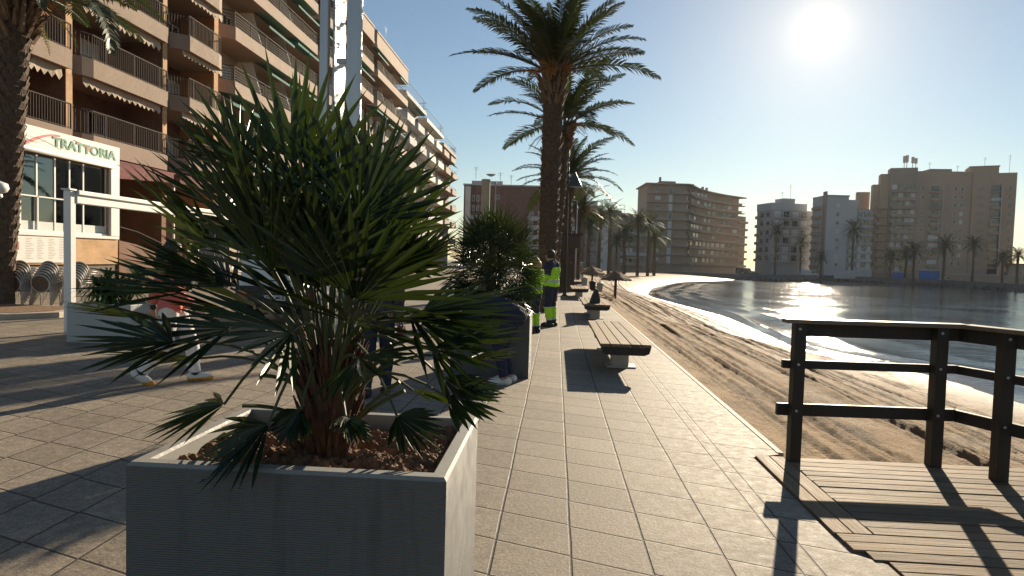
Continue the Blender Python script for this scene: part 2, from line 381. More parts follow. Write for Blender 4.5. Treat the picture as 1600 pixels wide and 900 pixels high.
tag(g.build('kerb_strip', mat('coping', (.5, .45, .37), .8, var=.15, vs=2)), kind='structure')

# ------------------------------------------------------------------ beach
tracks = []
rr = random.Random(11)
for x0, wdt, dep in ((.8, .10, .022), (1.15, .11, .028), (1.6, .13, .04), (2.0, .10, .03), (2.3, .11, .035), (2.75, .14, .05), (3.1, .11, .04), (3.55, .12, .035), (3.9, .14, .05), (4.35, .11, .04), (4.8, .10, .035), (5.1, .13, .045), (5.75, .14, .05), (6.1, .10, .03), (6.6, .12, .03), (7.2, .12, .03)):
    tracks.append((x0, wdt, dep, rr.uniform(0, 9), rr.uniform(.008, .022)))
TRK = [0.0]
def sand_h(x, y):
    TRK[0] = 0.0
    e, s_ = edge_x(y), shore_x(y); d = x-e; t = d/max(1.0, s_-e)
    z = -.13-(WATER_Z*-1-.13)*max(0, t)**.85 if t < 1 else WATER_Z-(d-(s_-e))*.12
    q = Vector((x, y, 0)); dry = max(0, min(1, (1-t)*4))
    rough = noise.fractal(q*.8, 1.0, 2.2, 3)*.03+noise.fractal(q*5.5, 1.0, 2.1, 3)*.016
    z += rough*max(.45, dry)
    # heaps of raked weed and sand near the paving
    if y < 120:
        for x0, wd, dep, ph, dr in tracks:
            xc = x0+.16*math.sin(y*.11+ph)+.35*math.sin(y*.031+ph*2)+dr*y*.35
            k = (d-xc)/wd
            if abs(k) < 2:
                TRK[0] = max(TRK[0], math.exp(-(k*1.15)**4)*dry*min(1, dep/.045)*(.65+.5*noise.noise(Vector((x*3, y*1.3, ph)))))
                prof = -math.exp(-k*k*2.2)+.75*math.exp(-(abs(k)-1.15)**2*9)
                tread = .8+.25*noise.noise(Vector((x*6, y*5, ph)))
                z += 1.7*prof*dep*tread*dry*(1 if noise.noise(Vector((ph, y*.12, 2))) > -.38 else .3)
    return z
ys = [2.2]
while ys[-1] < 176: ys.append(ys[-1]+max(.05, .0095*ys[-1]))
NX = 300
g = MB(); vs = []; trk = []
for y in ys:
    e, s_ = edge_x(y)+.02, shore_x(y)+5
    for i in range(NX+1):
        f = i/NX; f = f*.75+.25*f*f
        x = e+(s_-e)*f; vs.append((x, y, sand_h(x, y))); trk.append(TRK[0])
w = NX+1
g.add(vs, [(j*w+i, j*w+i+1, (j+1)*w+i+1, (j+1)*w+i) for j in range(len(ys)-1) for i in range(NX)])
m, nt, b = newmat('beach_sand')
geo = nt.add('ShaderNodeNewGeometry'); P = geo.outputs['Position']; sp = nt.add('ShaderNodeSeparateXYZ'); nt.l.new(P, sp.inputs[0])
n1 = nt.noise(nt.scale(P, (1, .55, 1)), 1.2, 6, .65); n2 = nt.noise(P, 26, 4, .65); n3 = nt.noise(P, 120, 2)
wet = nt.ramp(nt.math('ADD', sp.outputs[2], nt.math('MULTIPLY', nt.math('SUBTRACT', n1, .5), .35)), -1.82, -1.45, 1, 0)
damp = nt.ramp(nt.math('ADD', sp.outputs[2], nt.math('MULTIPLY', nt.math('SUBTRACT', n1, .5), 1.2)), -1.5, -.6, 1, 0)
c = nt.mix(nt.ramp(n1, .32, .68), (.23, .138, .064, 1), (.36, .232, .115, 1))
c = nt.mix(1.0, c, nt.ramp(n2, .25, .75, .68, 1.25), 'MULTIPLY')
c = nt.mix(1.0, c, nt.ramp(n3, .3, .7, .85, 1.12), 'MULTIPLY')
weed = nt.math('MULTIPLY', nt.ramp(nt.noise(nt.scale(P, (1, .4, 1)), 2.1, 9, .75), .50, .58), nt.ramp(n2, .38, .56))
c = nt.mix(nt.math('MULTIPLY', weed, .85), c, (.05, .034, .02, 1))
ta = nt.add('ShaderNodeAttribute', attribute_name='track')
c = nt.mix(nt.math('MULTIPLY', ta.outputs['Fac'], .85, clamp=True), c, (.085, .058, .034, 1))
c = nt.mix(nt.math('MULTIPLY', damp, .35), c, (.24, .17, .1, 1))
c = nt.mix(nt.math('MULTIPLY', wet, .75), c, (.13, .1, .07, 1))
nt.put(b.inputs['Base Color'], c)
nt.put(b.inputs['Roughness'], nt.mix(wet, nt.mix(damp, (.9, .9, .9, 1), (.68, .68, .68, 1)), (.42, .42, .42, 1)))
nt.put(b.inputs['Specular IOR Level'], nt.ramp(wet, 0, 1, .25, .34))
hh = nt.math('ADD', nt.math('MULTIPLY', n2, .04), nt.math('MULTIPLY', n3, .008))
hh = nt.math('MULTIPLY', hh, nt.ramp(wet, 0, 1, 1, .7))
bn = nt.add('ShaderNodeBump'); bn.inputs['Distance'].default_value = 1; bn.inputs['Strength'].default_value = 1
nt.put(bn.inputs['Height'], hh); nt.put(b.inputs['Normal'], bn.outputs[0])
o = g.build('beach', m, smooth=True); a = o.data.attributes.new('track', 'FLOAT', 'POINT'); a.data.foreach_set('value', trk); tag(o, kind='structure')

# ------------------------------------------------------------------ sea
m, nt, b = newmat('sea_water')
geo = nt.add('ShaderNodeNewGeometry'); P = geo.outputs['Position']
rot = nt.add('ShaderNodeMapping'); nt.l.new(P, rot.inputs['Vector']); rot.inputs['Rotation'].default_value = (0, 0, R(20)); rot.inputs['Scale'].default_value = (1, 1, 1)
w1 = nt.noise(nt.scale(rot.outputs[0], (.42, 1, 1)), 1.1, 5, .6, .4); w2 = nt.noise(nt.scale(rot.outputs[0], (.5, 1, 1)), 5.5, 4, .6); w3 = nt.noise(rot.outputs[0], .13, 3)
calm = nt.ramp(w3, .38, .62, .35, 1.0)
hh = nt.math('MULTIPLY', nt.math('ADD', nt.math('MULTIPLY', w1, .17), nt.math('MULTIPLY', w2, .06)), calm)
bn = nt.add('ShaderNodeBump'); bn.inputs['Distance'].default_value = 1; bn.inputs['Strength'].default_value = .45
nt.put(bn.inputs['Height'], hh); nt.put(b.inputs['Normal'], bn.outputs[0])
b.inputs['Base Color'].default_value = (.01, .032, .045, 1); b.inputs['IOR'].default_value = 1.33
b.inputs['Roughness'].default_value = .07; b.inputs['Specular IOR Level'].default_value = .5
at_ = nt.add('ShaderNodeAttribute', attribute_name='foam')
fo = nt.math('MULTIPLY', nt.ramp(nt.math('ADD', nt.math('MULTIPLY', nt.noise(P, 2.6, 6, .7), .8), nt.math('MULTIPLY', at_.outputs['Fac'], .5)), .77, .9), at_.outputs['Fac'], clamp=True)
sh_ = nt.add('ShaderNodeAttribute', attribute_name='shallow')
nt.put(b.inputs['Base Color'], nt.mix(fo, nt.mix(sh_.outputs['Fac'], (.01, .032, .045, 1), (.105, .08, .055, 1)), (.62, .6, .56, 1)))
nt.put(b.inputs['Roughness'], nt.ramp(fo, 0, 1, .07, .6))
g = MB(); fv = []; sv = []; vs = []
ys2 = [-8]
while ys2[-1] < 172: ys2.append(ys2[-1]+max(.22, .012*abs(ys2[-1])))
offs = [-3.0+.2*i for i in range(70)]
for y in ys2:
    sx = shore_x(y)
    for o in offs:
        o2 = o*(1+max(0, y)/160)
        x = sx+o2; ph = o2+.8*noise.noise(Vector((x*.12, y*.14, 1)))
        amp = max(0, min(1, (o2+.6)/1.0))*max(0, 1-max(0, o2-1)/9)
        cr = sum(math.exp(-((ph-c_)/w_)**2) for c_, w_ in ((1.1, .4), (3.3, .5), (6.0, .6)))
        z = WATER_Z+.11*amp*cr+.004
        vs.append((x, y, z)); 
        sv.append(max(0, min(1, 1-(o2+.2)/3.5))**1.5)
        swash = math.exp(-((ph-.1)/.35)**2)
        fv.append(min(1, max(cr*amp*.9*(.5+noise.noise(Vector((x*.3, y*.2, 7)))), swash*.5*(.6+.8*noise.noise(Vector((x*.5, y*.35, 3)))))))
w = len(offs)
g.add(vs, [(j*w+i, j*w+i+1, (j+1)*w+i+1, (j+1)*w+i) for j in range(len(ys2)-1) for i in range(w-1)])
o = g.build('shore_water', m, smooth=True)
a = o.data.attributes.new('foam', 'FLOAT', 'POINT'); a.data.foreach_set('value', fv)
a = o.data.attributes.new('shallow', 'FLOAT', 'POINT'); a.data.foreach_set('value', sv)
tag(o, kind='structure')
g = MB(); lim = [(shore_x(y)+offs[-1]*(1+max(0, y)/160)-.3, y) for y in (-8, 0, 8, 16, 24, 32, 40, 50, 60, 70, 80, 90, 100, 110, 120, 130, 140, 150, 160, 170)]
g.add([(x, y, WATER_Z) for x, y in [(lim[0][0], -1500)]+lim+[(lim[-1][0], 200), (lim[-1][0], 1500), (1500, 1500), (1500, -1500)]], [tuple(range(len(lim)+5))[::-1]])
me = g.build('sea', m); 
for p in me.data.polygons:
    if p.normal.z < 0: p.flip()
tag(me, kind='structure')
g = MB(); g.add([(-1500, -1500, -5), (1500, -1500, -5), (1500, 1500, -5), (-1500, 1500, -5)], [(0, 1, 2, 3)])
tag(g.build('sea_bed', mat('sea_bed_sand', (.2, .17, .12), .9)), kind='structure')

# ------------------------------------------------------------------ wooden deck and railing at the beach access
m, nt, b = newmat('weathered_deck_wood')
tc = nt.add('ShaderNodeTexCoord'); oi = nt.add('ShaderNodeObjectInfo')
at_ = nt.add('ShaderNodeAttribute', attribute_name='board'); al = nt.add('ShaderNodeAttribute', attribute_name='lengthwise')
sx = nt.add('ShaderNodeSeparateXYZ'); nt.l.new(tc.outputs['Object'], sx.inputs[0])
cc = nt.add('ShaderNodeCombineXYZ')
nt.l.new(nt.math('ADD', sx.outputs[0], nt.math('MULTIPLY', at_.outputs['Fac'], 37.0)), cc.inputs[0]); nt.l.new(sx.outputs[1], cc.inputs[1]); nt.l.new(sx.outputs[2], cc.inputs[2])
vA = nt.scale(cc.outputs[0], (1.2, 22, 22)); vB = nt.scale(cc.outputs[0], (22, 1.2, 22))
mv = nt.add('ShaderNodeMix', data_type='VECTOR'); nt.l.new(al.outputs['Fac'], mv.inputs[0]); nt.l.new(vA, mv.inputs[4]); nt.l.new(vB, mv.inputs[5])
gr = nt.noise(mv.outputs[1], 2.2, 6, .65, .6); bl = nt.noise(tc.outputs['Object'], 2.5, 5, .6)
c = nt.mix(nt.ramp(gr, .3, .7), (.13, .083, .045, 1), (.28, .19, .11, 1))
wb = nt.add('ShaderNodeTexWhiteNoise', noise_dimensions='1D'); nt.l.new(at_.outputs['Fac'], wb.inputs['W'])
c = nt.mix(1.0, c, nt.ramp(wb.outputs[0], 0, 1, .6, 1.15), 'MULTIPLY')
c = nt.mix(nt.math('MULTIPLY', nt.ramp(bl, .45, .7), .45), c, (.2, .17, .135, 1))
kn = nt.add('ShaderNodeTexVoronoi'); nt.l.new(tc.outputs['Object'], kn.inputs['Vector']); kn.inputs['Scale'].default_value = 4.0
c = nt.mix(nt.ramp(kn.outputs['Distance'], .05, .09, .65, 0), c, (.13, .075, .04, 1))
nt.put(b.inputs['Base Color'], c); nt.put(b.inputs['Roughness'], nt.ramp(gr, .2, .8, .62, .85)); b.inputs['Specular IOR Level'].default_value = .2
bn = nt.add('ShaderNodeBump'); bn.inputs['Distance'].default_value = .006; bn.inputs['Strength'].default_value = 1
nt.put(bn.inputs['Height'], nt.math('ADD', gr, nt.math('MULTIPLY', bl, .4))); nt.put(b.inputs['Normal'], bn.outputs[0])
M['deck'] = m
def boards(g, rows, name, parent=None, loc=None):
    """rows: (x0,x1,y0,y1,z0,z1,lengthwise) boards with own grain"""
    att = []; lw = []
    rb = random.Random(5)
    for k, (x0, x1, y0, y1, z0, z1, l) in enumerate(rows):
        n0 = len(g.f); t = rb.uniform(-.003, .003)
        g.box((x0, y0, z0), (x1, y1, z1+t)); att += [k+.37]*(len(g.f)-n0); lw += [l]*(len(g.f)-n0)
    o = g.build(name, M['deck'], parent, loc, bevel=.004)
    a = o.data.attributes.new('board', 'FLOAT', 'FACE'); a.data.foreach_set('value', att)
    a = o.data.attributes.new('lengthwise', 'FLOAT', 'FACE'); a.data.foreach_set('value', [float(q) for q in lw])
    return o
DECK = .008
deck = thing('wooden_deck', 'weathered plank deck leading from the paving towards the beach', 'deck', (2.4, 4, 0))
rows = []
rb = random.Random(9)
for k in range(2): rows.append((1.725+k*.118, 1.725+k*.118+.112, 3.93, 5.47, -.02, DECK, 1))
o = boards(MB(), rows, 'edge_boards', deck)
rows = []; y = 5.465; i = 0
while y > 2.2:
    wdt = .118; x0 = 1.963 if y-wdt > 3.90 else (1.735 if y > 3.70 else (1.80 if y > 3.58 else 1.87))
    rows.append((x0+rb.uniform(-.004, .006), 6.2, y-wdt+.006, y-.002, -.02, DECK, 0)); y -= wdt; i += 1
boards(MB(), rows, 'planks', deck)
g = MB(); g.box((1.76, 2.2, -.5), (6.2, 5.44, -.024)); g.build('joists', M['wood_dark'], deck)

rail = thing('wooden_railing', 'dark timber handrail on square posts along the edge of the deck', 'railing', (2, 5.3, 0))
p1, p2, p3 = Vector((2.0, 5.37, 0)), Vector((3.13, 5.41, 0)), Vector((3.44, 5.10, 0))
for p in (p1, p2, p3):
    g = MB(); ht = 1.15
    g.box((p.x-.045, p.y-.05, -.4), (p.x+.045, p.y+.05, ht-.002)); g.build('post', M['wood_dark'], rail, bevel=.006)
kn = Vector((3.32, 5.41, 0)); en = Vector((3.78, 4.30, 0))
def rails(z, w_, h_, ext, yo):
    g = MB()
    a = Vector((2.0-ext, 5.37+yo, z)); b_ = Vector((kn.x, kn.y+yo, z)); c_ = Vector((en.x, en.y+yo, z))
    g.beam(a, b_, w_, h_); g.beam(b_+Vector((.004, -.003, -.002)), c_, w_, h_)
    return g
rails(1.166, .13, .035, .12, -.0).build('handrail', mat('worn_handrail', (.16, .12, .085), .42, var=.35, vs=6, stretch=(1, 8, 8)), rail, bevel=.006)
rails(1.09, .035, .11, -.0, .07).build('rail_board', M['wood_dark'], rail, bevel=.006)
rails(.80, .045, .07, .10, .073).build('rail_board', M['wood_dark'], rail, bevel=.006)
rails(.42, .045, .10, .13, .073).build('rail_board', M['wood_dark'], rail, bevel=.006)
for p in (p1, p2, p3):                    # bolt heads where the rails meet the posts
    for z in (1.09, .80, .42):
        g = MB(); g.tube([(p.x-.012, p.y-.048, z+.015), (p.x-.012, p.y-.058, z+.015)], .011, 8); g.build('bolt', M['steel_dull'], rail)
for p in (Vector((3.75, 4.34, 0)),):
    g = MB(); g.box((p.x-.045, p.y-.05, -.4), (p.x+.045, p.y+.05, 1.148)); g.build('post', M['wood_dark'], rail, bevel=.006)

# ------------------------------------------------------------------ sea air
g = MB(); g.box((-1550, -1550, -6.2), (1550, 1550, 60))
hz = bpy.data.materials.new('sea_air'); hz.use_nodes = True; n_ = hz.node_tree.nodes; n_.remove(n_['Principled BSDF'])
pv = n_.new('ShaderNodeVolumePrincipled'); pv.inputs['Color'].default_value = (.9, .94, 1, 1); pv.inputs['Density'].default_value = HAZE; pv.inputs['Anisotropy'].default_value = .35
hz.node_tree.links.new(pv.outputs[0], n_['Material Output'].inputs['Volume'])
if HAZE > 0: tag(g.build('haze', hz), kind='stuff')
# ------------------------------------------------------------------ fan palms in planters
def fan_leaf(mb, hub, d, nrm, L, nseg=20, spread=1.9, rr=random, wid=.026, droop=.12, mi=0, fuse=.30):
    """palmate blade: folded lance-shaped segments that part from each other beyond the palm of the leaf"""
    d = d.normalized(); sd = d.cross(nrm).normalized(); n = sd.cross(d).normalized()
    for k in range(nseg):
        a = (k/(nseg-1)-.5)*2*spread+rr.uniform(-.03, .03)
        ca, sa = math.cos(a), math.sin(a)
        ax = d*ca+sd*sa; tr = (sd*ca-d*sa)
        l = L*(.62+.38*math.cos(a*.75))*rr.uniform(.9, 1.06)
        lift = n*(.10*math.cos(a*1.4)+rr.uniform(-.07, .07))
        w = wid*rr.uniform(.85, 1.12); dr = droop*rr.uniform(.2, 1.5)
        rings = []
        for t, ww, fold in ((.03, .12, .2), (fuse, .62*1, .55), (.55, 1.0, .45), (.8, .62, .35)):
            c = hub+ax*(l*t)+lift*(l*t)+Vector((0, 0, -1))*(dr*l*t*t)
            hw = w*ww*.5
            rings.append((c-tr*hw+n*hw*fold, c-n*hw*fold*.6, c+tr*hw+n*hw*fold))
        tip = hub+ax*l+lift*l+Vector((0, 0, -1))*(dr*l)
        vs = [p for r in rings for p in r]+[tip]; fs = []
        for i in range(len(rings)-1):
            for j in range(2): fs.append((i*3+j, i*3+j+1, i*3+4+j, i*3+3+j))
        q = (len(rings)-1)*3; fs += [(q, q+1, len(vs)-1), (q+1, q+2, len(vs)-1)]
        mb.add(vs, fs, mi)
def curve_pts(a, b, up, n=7, sag=.0):
    """petiole leaving along up and bending towards b"""
    a, b = Vector(a), Vector(b); c = a+up
    return [a*(1-t)**2+c*2*t*(1-t)+b*t*t for t in [i/n for i in range(n+1)]]
def add_frond(parent, base, hub, L, rr, nseg=20, spread=1.9, wid=.026, droop=.12, mats=None, pr=(.008, .005), tilt=None, name='frond'):
    base, hub = Vector(base), Vector(hub); dirv = hub-base
    g = MB()
    pts = curve_pts(base, hub, Vector((dirv.x*.25, dirv.y*.25, dirv.length*.55)))
    g.tube(pts, [pr[0]+(pr[1]-pr[0])*i/7 for i in range(8)], 5, m=1)
    d = (pts[-1]-pts[-2]).normalized()
    if tilt: d = (d+Vector(tilt)).normalized()
    upn = Vector((0, 0, 1)) if abs(d.z) < .9 else Vector((rr.uniform(-1, 1), rr.uniform(-1, 1), .2))
    nrm = (upn-d*upn.dot(d)).normalized()
    nrm = (Matrix.Rotation(rr.uniform(-.6, .6), 3, d) @ nrm)
    fan_leaf(g, hub, d, nrm, L, nseg, spread, rr, wid, droop, 0)
    return g.build(name, mats or [M['leaf_fan'], M['petiole']], parent)
def planter(name, label, x0, x1, y0, y1, h, material, soilz, rot=0.0, ribs=True, taper=.0):
    t = thing(name, label, 'planter', ((x0+x1)/2, (y0+y1)/2, 0), rz=0)
    cx, cy = (x0+x1)/2, (y0+y1)/2; hx, hy = (x1-x0)/2, (y1-y0)/2
    def loop(s, z, dx=0): return [Vector((cx+sx*(hx*s-dx), cy+sy*(hy*s-dx), z)) for sx, sy in ((-1,-1),(1,-1),(1,1),(-1,1))]
    g = MB(); L = [loop(1-taper, 0), loop(1, h-.012), loop(1, h, .010), loop(1, h, .052), loop(1, h-.01, .06), loop(1, h-.5, .075)]
    vs = [v for l in L for v in l]; fs = [(i*4+j, i*4+(j+1) % 4, i*4+4+(j+1) % 4, i*4+4+j) for i in range(len(L)-1) for j in range(4)]+[(3, 2, 1, 0)]
    g.add(vs, fs); ms = [0]*len(fs); ms[4:20] = [1]*16; g.m = ms; g.build('box', [material, M['planter_rim'] if material is M['planter'] else material], t)
    g = MB(); rr = random.Random(2); sx, sy = hx-.058, hy-.058
    g.grid(lambda u, v: (cx-sx+2*sx*u, cy-sy+2*sy*v, soilz+.04*noise.fractal(Vector((u*4, v*4, h)), 1, 2, 4)+.02*noise.fractal(Vector((u*30, v*30, h)), .8, 2, 4)), 130, 130)
    g.build('soil', M['soil'], t, smooth=False)
    return t
# ribbed grey material of the big planters: fine horizontal grooves
def ribbed(name, col):
    m = mat(name, col, .6, var=.08, vs=1.3, wear=((col[0]*.62, col[1]*.62, col[2]*.62), 2.5, .6, .35)); nt = NT(m); b = nt.n['Principled BSDF']
    tc = nt.add('ShaderNodeTexCoord'); sp = nt.add('ShaderNodeSeparateXYZ'); nt.l.new(tc.outputs['Object'], sp.inputs[0])
    old = b.inputs['Base Color'].links[0].from_socket
    dr = nt.ramp(nt.noise(nt.scale(tc.outputs['Object'], (7, 7, .8)), 2.2, 6, .7), .5, .68); dirt = nt.ramp(nt.math('ADD', sp.outputs[2], nt.math('MULTIPLY', nt.noise(tc.outputs['Object'], 3, 5), .5)), .15, .5, .55, 0)
    nt.put(b.inputs['Base Color'], nt.mix(nt.math('MAXIMUM', nt.math('MULTIPLY', dr, .38), dirt), old, (col[0]*.45, col[1]*.42, col[2]*.38, 1)))
    s_ = nt.math('SINE', nt.math('MULTIPLY', nt.math('ADD', sp.outputs[2], nt.math('MULTIPLY', nt.noise(tc.outputs['Object'], 3, 2), .004)), 2*math.pi/.0085))
    bn = nt.add('ShaderNodeBump'); bn.inputs['Distance'].default_value = .0014; bn.inputs['Strength'].default_value = 1
    nt.put(bn.inputs['Height'], nt.math('ADD', s_, nt.math('MULTIPLY', nt.noise(tc.outputs['Object'], 90, 3), .8))); nt.put(b.inputs['Normal'], bn.outputs[0]); return m
M['planter_rim'] = mat('smooth_planter_rim', (.27, .265, .25), .65, var=.12, vs=6, wear=((.17, .16, .14), 9, .55, .5))
M['planter'] = ribbed('ribbed_grey_planter', (.135, .134, .132))

planter('planter', 'large square grey ribbed planter in the foreground holding the big fan palm', -1.47, -.345, 2.10, 2.96, .86, M['planter'], .80)
rr = random.Random(21)
fp = thing('fan_palm', 'big dark green fan palm spreading out of the foreground planter', 'palm', (-.90, 2.50, .74))
C0 = Vector((-.90, 2.50, .74))
g = MB()
pts = [C0+Vector((0, 0, -.03)), C0+Vector((-.005, .01, .12)), C0+Vector((.01, .02, .26)), C0+Vector((.02, .02, .42)), C0+Vector((.02, .02, .52))]
g.tube(pts, [.105, .1, .1, .09, .045], 14)
for k in range(150):                       # old leaf bases and fibre
    t = rr.random(); a = rr.uniform(0, 6.28); p = C0+Vector((.012*t, .02*t, t*.46)); o = Vector((math.cos(a), math.sin(a), 0))
    b0 = p+o*.092; g.tube([b0, b0+o*.018+Vector((0, 0, .05)), b0+o*.05+Vector((0, 0, .10+.05*rr.random()))], [.013, .010, .003], 4)
g.build('trunk', M['fibre'], fp)
def hero(px, py, depth, L, base_h=.36, nseg=20, spread=1.8, wid=.026, droop=.1, tilt=None):
    hub = CAM+ray(px, py)*depth
    bdir = Vector((hub.x-C0.x, hub.y-C0.y, 0)); bdir = bdir.normalized()*.07 if bdir.length > .01 else Vector((0, 0, 0))
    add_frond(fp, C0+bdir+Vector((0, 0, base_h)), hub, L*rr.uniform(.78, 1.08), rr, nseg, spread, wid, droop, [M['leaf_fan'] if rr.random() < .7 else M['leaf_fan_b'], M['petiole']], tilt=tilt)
# fronds that shape the outline of the crown
D0 = 2.5
outline = [(330,385,2.35,.50,(-.5,0,.5)), (270,535,2.3,.40,(-1.2,0,.0)), (300,455,2.6,.46,(-1.0,0,.2)), (350,632,2.35,.34,(-1.4,.1,.0)), (420,662,2.3,.28,(-1.1,-.1,-.25)),
           (395,330,2.6,.52,(-.5,0,.8)), (380,260,2.6,.42,(-.35,0,1)), (455,300,2.4,.50,(-.1,0,1)), (520,345,2.5,.52,(.1,0,1)), (560,345,2.35,.46,(.3,0,1)),
           (605,370,2.5,.40,(.5,0,1)), (640,420,2.6,.30,(.9,0,.5)), (580,440,2.2,.40,(.7,-.1,.5)), (640,490,2.25,.44,(1.2,-.1,-.03)), (675,545,2.3,.40,(1.3,-.1,.1)),
           (690,590,2.4,.30,(1.2,0,-.1)), (700,622,2.3,.22,(1.3,.1,-.05)), (645,610,2.5,.28,(1.2,.1,-.1)), (540,650,2.3,.15,(.7,-.1,-.6)), (470,640,2.35,.16,(-.6,-.1,-.7)), (470,300,2.75,.5,(-.2,.2,1)),
           (425,425,2.2,.48,(-.6,-.2,.6)), (500,420,2.15,.46,(0,-.2,1)), (360,450,2.5,.46,(-.9,0,.5)), (555,470,2.1,.42,(.4,-.3,.7)), (455,520,2.2,.40,(-.5,-.3,.4)),
           (250,500,2.55,.40,(-1.1,.1,.3)), (600,450,2.7,.34,(.8,.2,.5)), (530,300,2.7,.46,(.25,.1,1)), (350,330,2.75,.44,(-.7,.2,.8)), (585,300,2.75,.38,(.4,.1,1)),
           (735,560,2.5,.26,(1.2,.1,.3)), (410,360,2.2,.46,(-.4,-.2,.8)), (470,250,2.6,.42,(-.15,0,1)), (560,560,2.2,.34,(.7,-.4,.0)), (310,560,2.5,.42,(-1.3,.1,.05)),
           (620,650,2.4,.22,(1.1,.1,-.2)), (400,480,2.75,.46,(-.8,.3,.5)), (655,505,2.45,.42,(1.2,0,.1))]
for px, py, dp, L, tl in outline:
    hero(px, py, dp, L, base_h=rr.uniform(.2, .5), nseg=rr.randint(13, 17), spread=rr.uniform(.85, 1.3), wid=rr.uniform(.022, .029), droop=rr.uniform(.0, .06), tilt=tl)
for k in range(26):                       # fill of the crown, all directions
    az = rr.uniform(0, 6.283); el = R(rr.triangular(15, 88, 60)); ln = rr.uniform(.3, .5)
    hub = C0+Vector((0, 0, .42))+Vector((math.cos(az)*math.cos(el), math.sin(az)*math.cos(el), math.sin(el)))*ln
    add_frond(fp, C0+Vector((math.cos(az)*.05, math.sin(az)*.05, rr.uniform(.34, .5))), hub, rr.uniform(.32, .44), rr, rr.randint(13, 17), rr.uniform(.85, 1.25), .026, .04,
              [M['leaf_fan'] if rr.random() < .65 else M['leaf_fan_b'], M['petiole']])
g = MB()
for k in range(12):
    a = rr.uniform(0, 6.28); p = C0+Vector((0, 0, rr.uniform(.1, .3))); o = Vector((math.cos(a), math.sin(a), 0))
    g.tube(curve_pts(p+o*.07, p+o*rr.uniform(.25, .42)+Vector((0, 0, rr.uniform(.05, .3))), Vector((0, 0, .12))+o*.05), [.008]*8, 5)
g.build('petiole_stubs', M['petiole'], fp)

# second planter with a dense fan palm
planter('planter', 'grey ribbed planter standing behind the foreground one, beside the two workers', -1.40, -.33, 8.58, 9.5, .86, M['planter'], .76)
def dense_fan(label, c, rad, hgt, n, seed, L, wid, nseg=15, mats=None):
    rr = random.Random(seed); t = thing('fan_palm', label, 'palm', c); c = Vector(c)
    g = MB(); g.tube([c+Vector((0, 0, -.05)), c+Vector((0, 0, hgt*.35)), c+Vector((0, 0, hgt*.55))], [.1, .1, .04], 8); g.build('trunk', M['fibre'], t)
    for k in range(n):
        az = k*2.39996+rr.uniform(-.3, .3); el = math.asin(min(.97, max(-.7, -.6+1.58*(k+.5)/n)))
        hub = c+Vector((0, 0, hgt*.42))+Vector((math.cos(az)*math.cos(el)*rad, math.sin(az)*math.cos(el)*rad, math.sin(el)*hgt*.42))*rr.uniform(.75, 1.05)
        add_frond(t, c+Vector((math.cos(az)*.06, math.sin(az)*.06, hgt*rr.uniform(.22, .5))), hub, L*rr.uniform(.85, 1.15), rr, nseg, rr.uniform(1.3, 1.8), wid, .08,
                  [M['leaf_fan'] if rr.random() < .6 else M['leaf_fan_b'], M['petiole']])
    return t
dense_fan('bushy round fan palm growing in the planter beside the two workers', (-.88, 9.03, .72), .46, 1.6, 110, 5, .42, .022)

# third planter, white, with strap-leaved plant, on the left
planter('planter', 'white square planter on the left in front of the stacked chairs', -8.23, -7.1, 10.25, 11.25, .66, M['planter_white'], .58)
rr = random.Random(33)
t = thing('strap_leaf_plant', 'leafy dark green plant overflowing the white planter on the left', 'plant', (-7.66, 10.75, .57)); c = Vector((-7.66, 10.75, .57))
for k in range(9):                        # nine heads of arching straps
    a = k*.7+.3; hd = c+Vector((math.cos(a)*rr.uniform(.1, .42), math.sin(a)*rr.uniform(.1, .38), rr.uniform(.25, .55)))
    g = MB(); g.tube([c+Vector((math.cos(a)*.1, math.sin(a)*.1, 0)), hd], [.03, .022], 6, m=1)
    for j in range(46):
        b = rr.uniform(0, 6.28); e = rr.uniform(-.2, 1.3); l = rr.uniform(.35, .6); o = Vector((math.cos(b)*math.cos(e), math.sin(b)*math.cos(e), math.sin(e)))
        sdv = o.cross(Vector((0, 0, 1))).normalized()*.02
        pts = [hd+o*l*q+Vector((0, 0, -1))*(.55*l*q*q) for q in (0, .35, .7, 1)]
        g.add([pts[0]-sdv*.5, pts[0]+sdv*.5, pts[1]-sdv, pts[1]+sdv, pts[2]-sdv*.8, pts[2]+sdv*.8, pts[3]], [(0, 1, 3, 2), (2, 3, 5, 4), (4, 5, 6)], 0)
    g.build('leaf_head', [M['leaf_yucca'], M['petiole']], t)

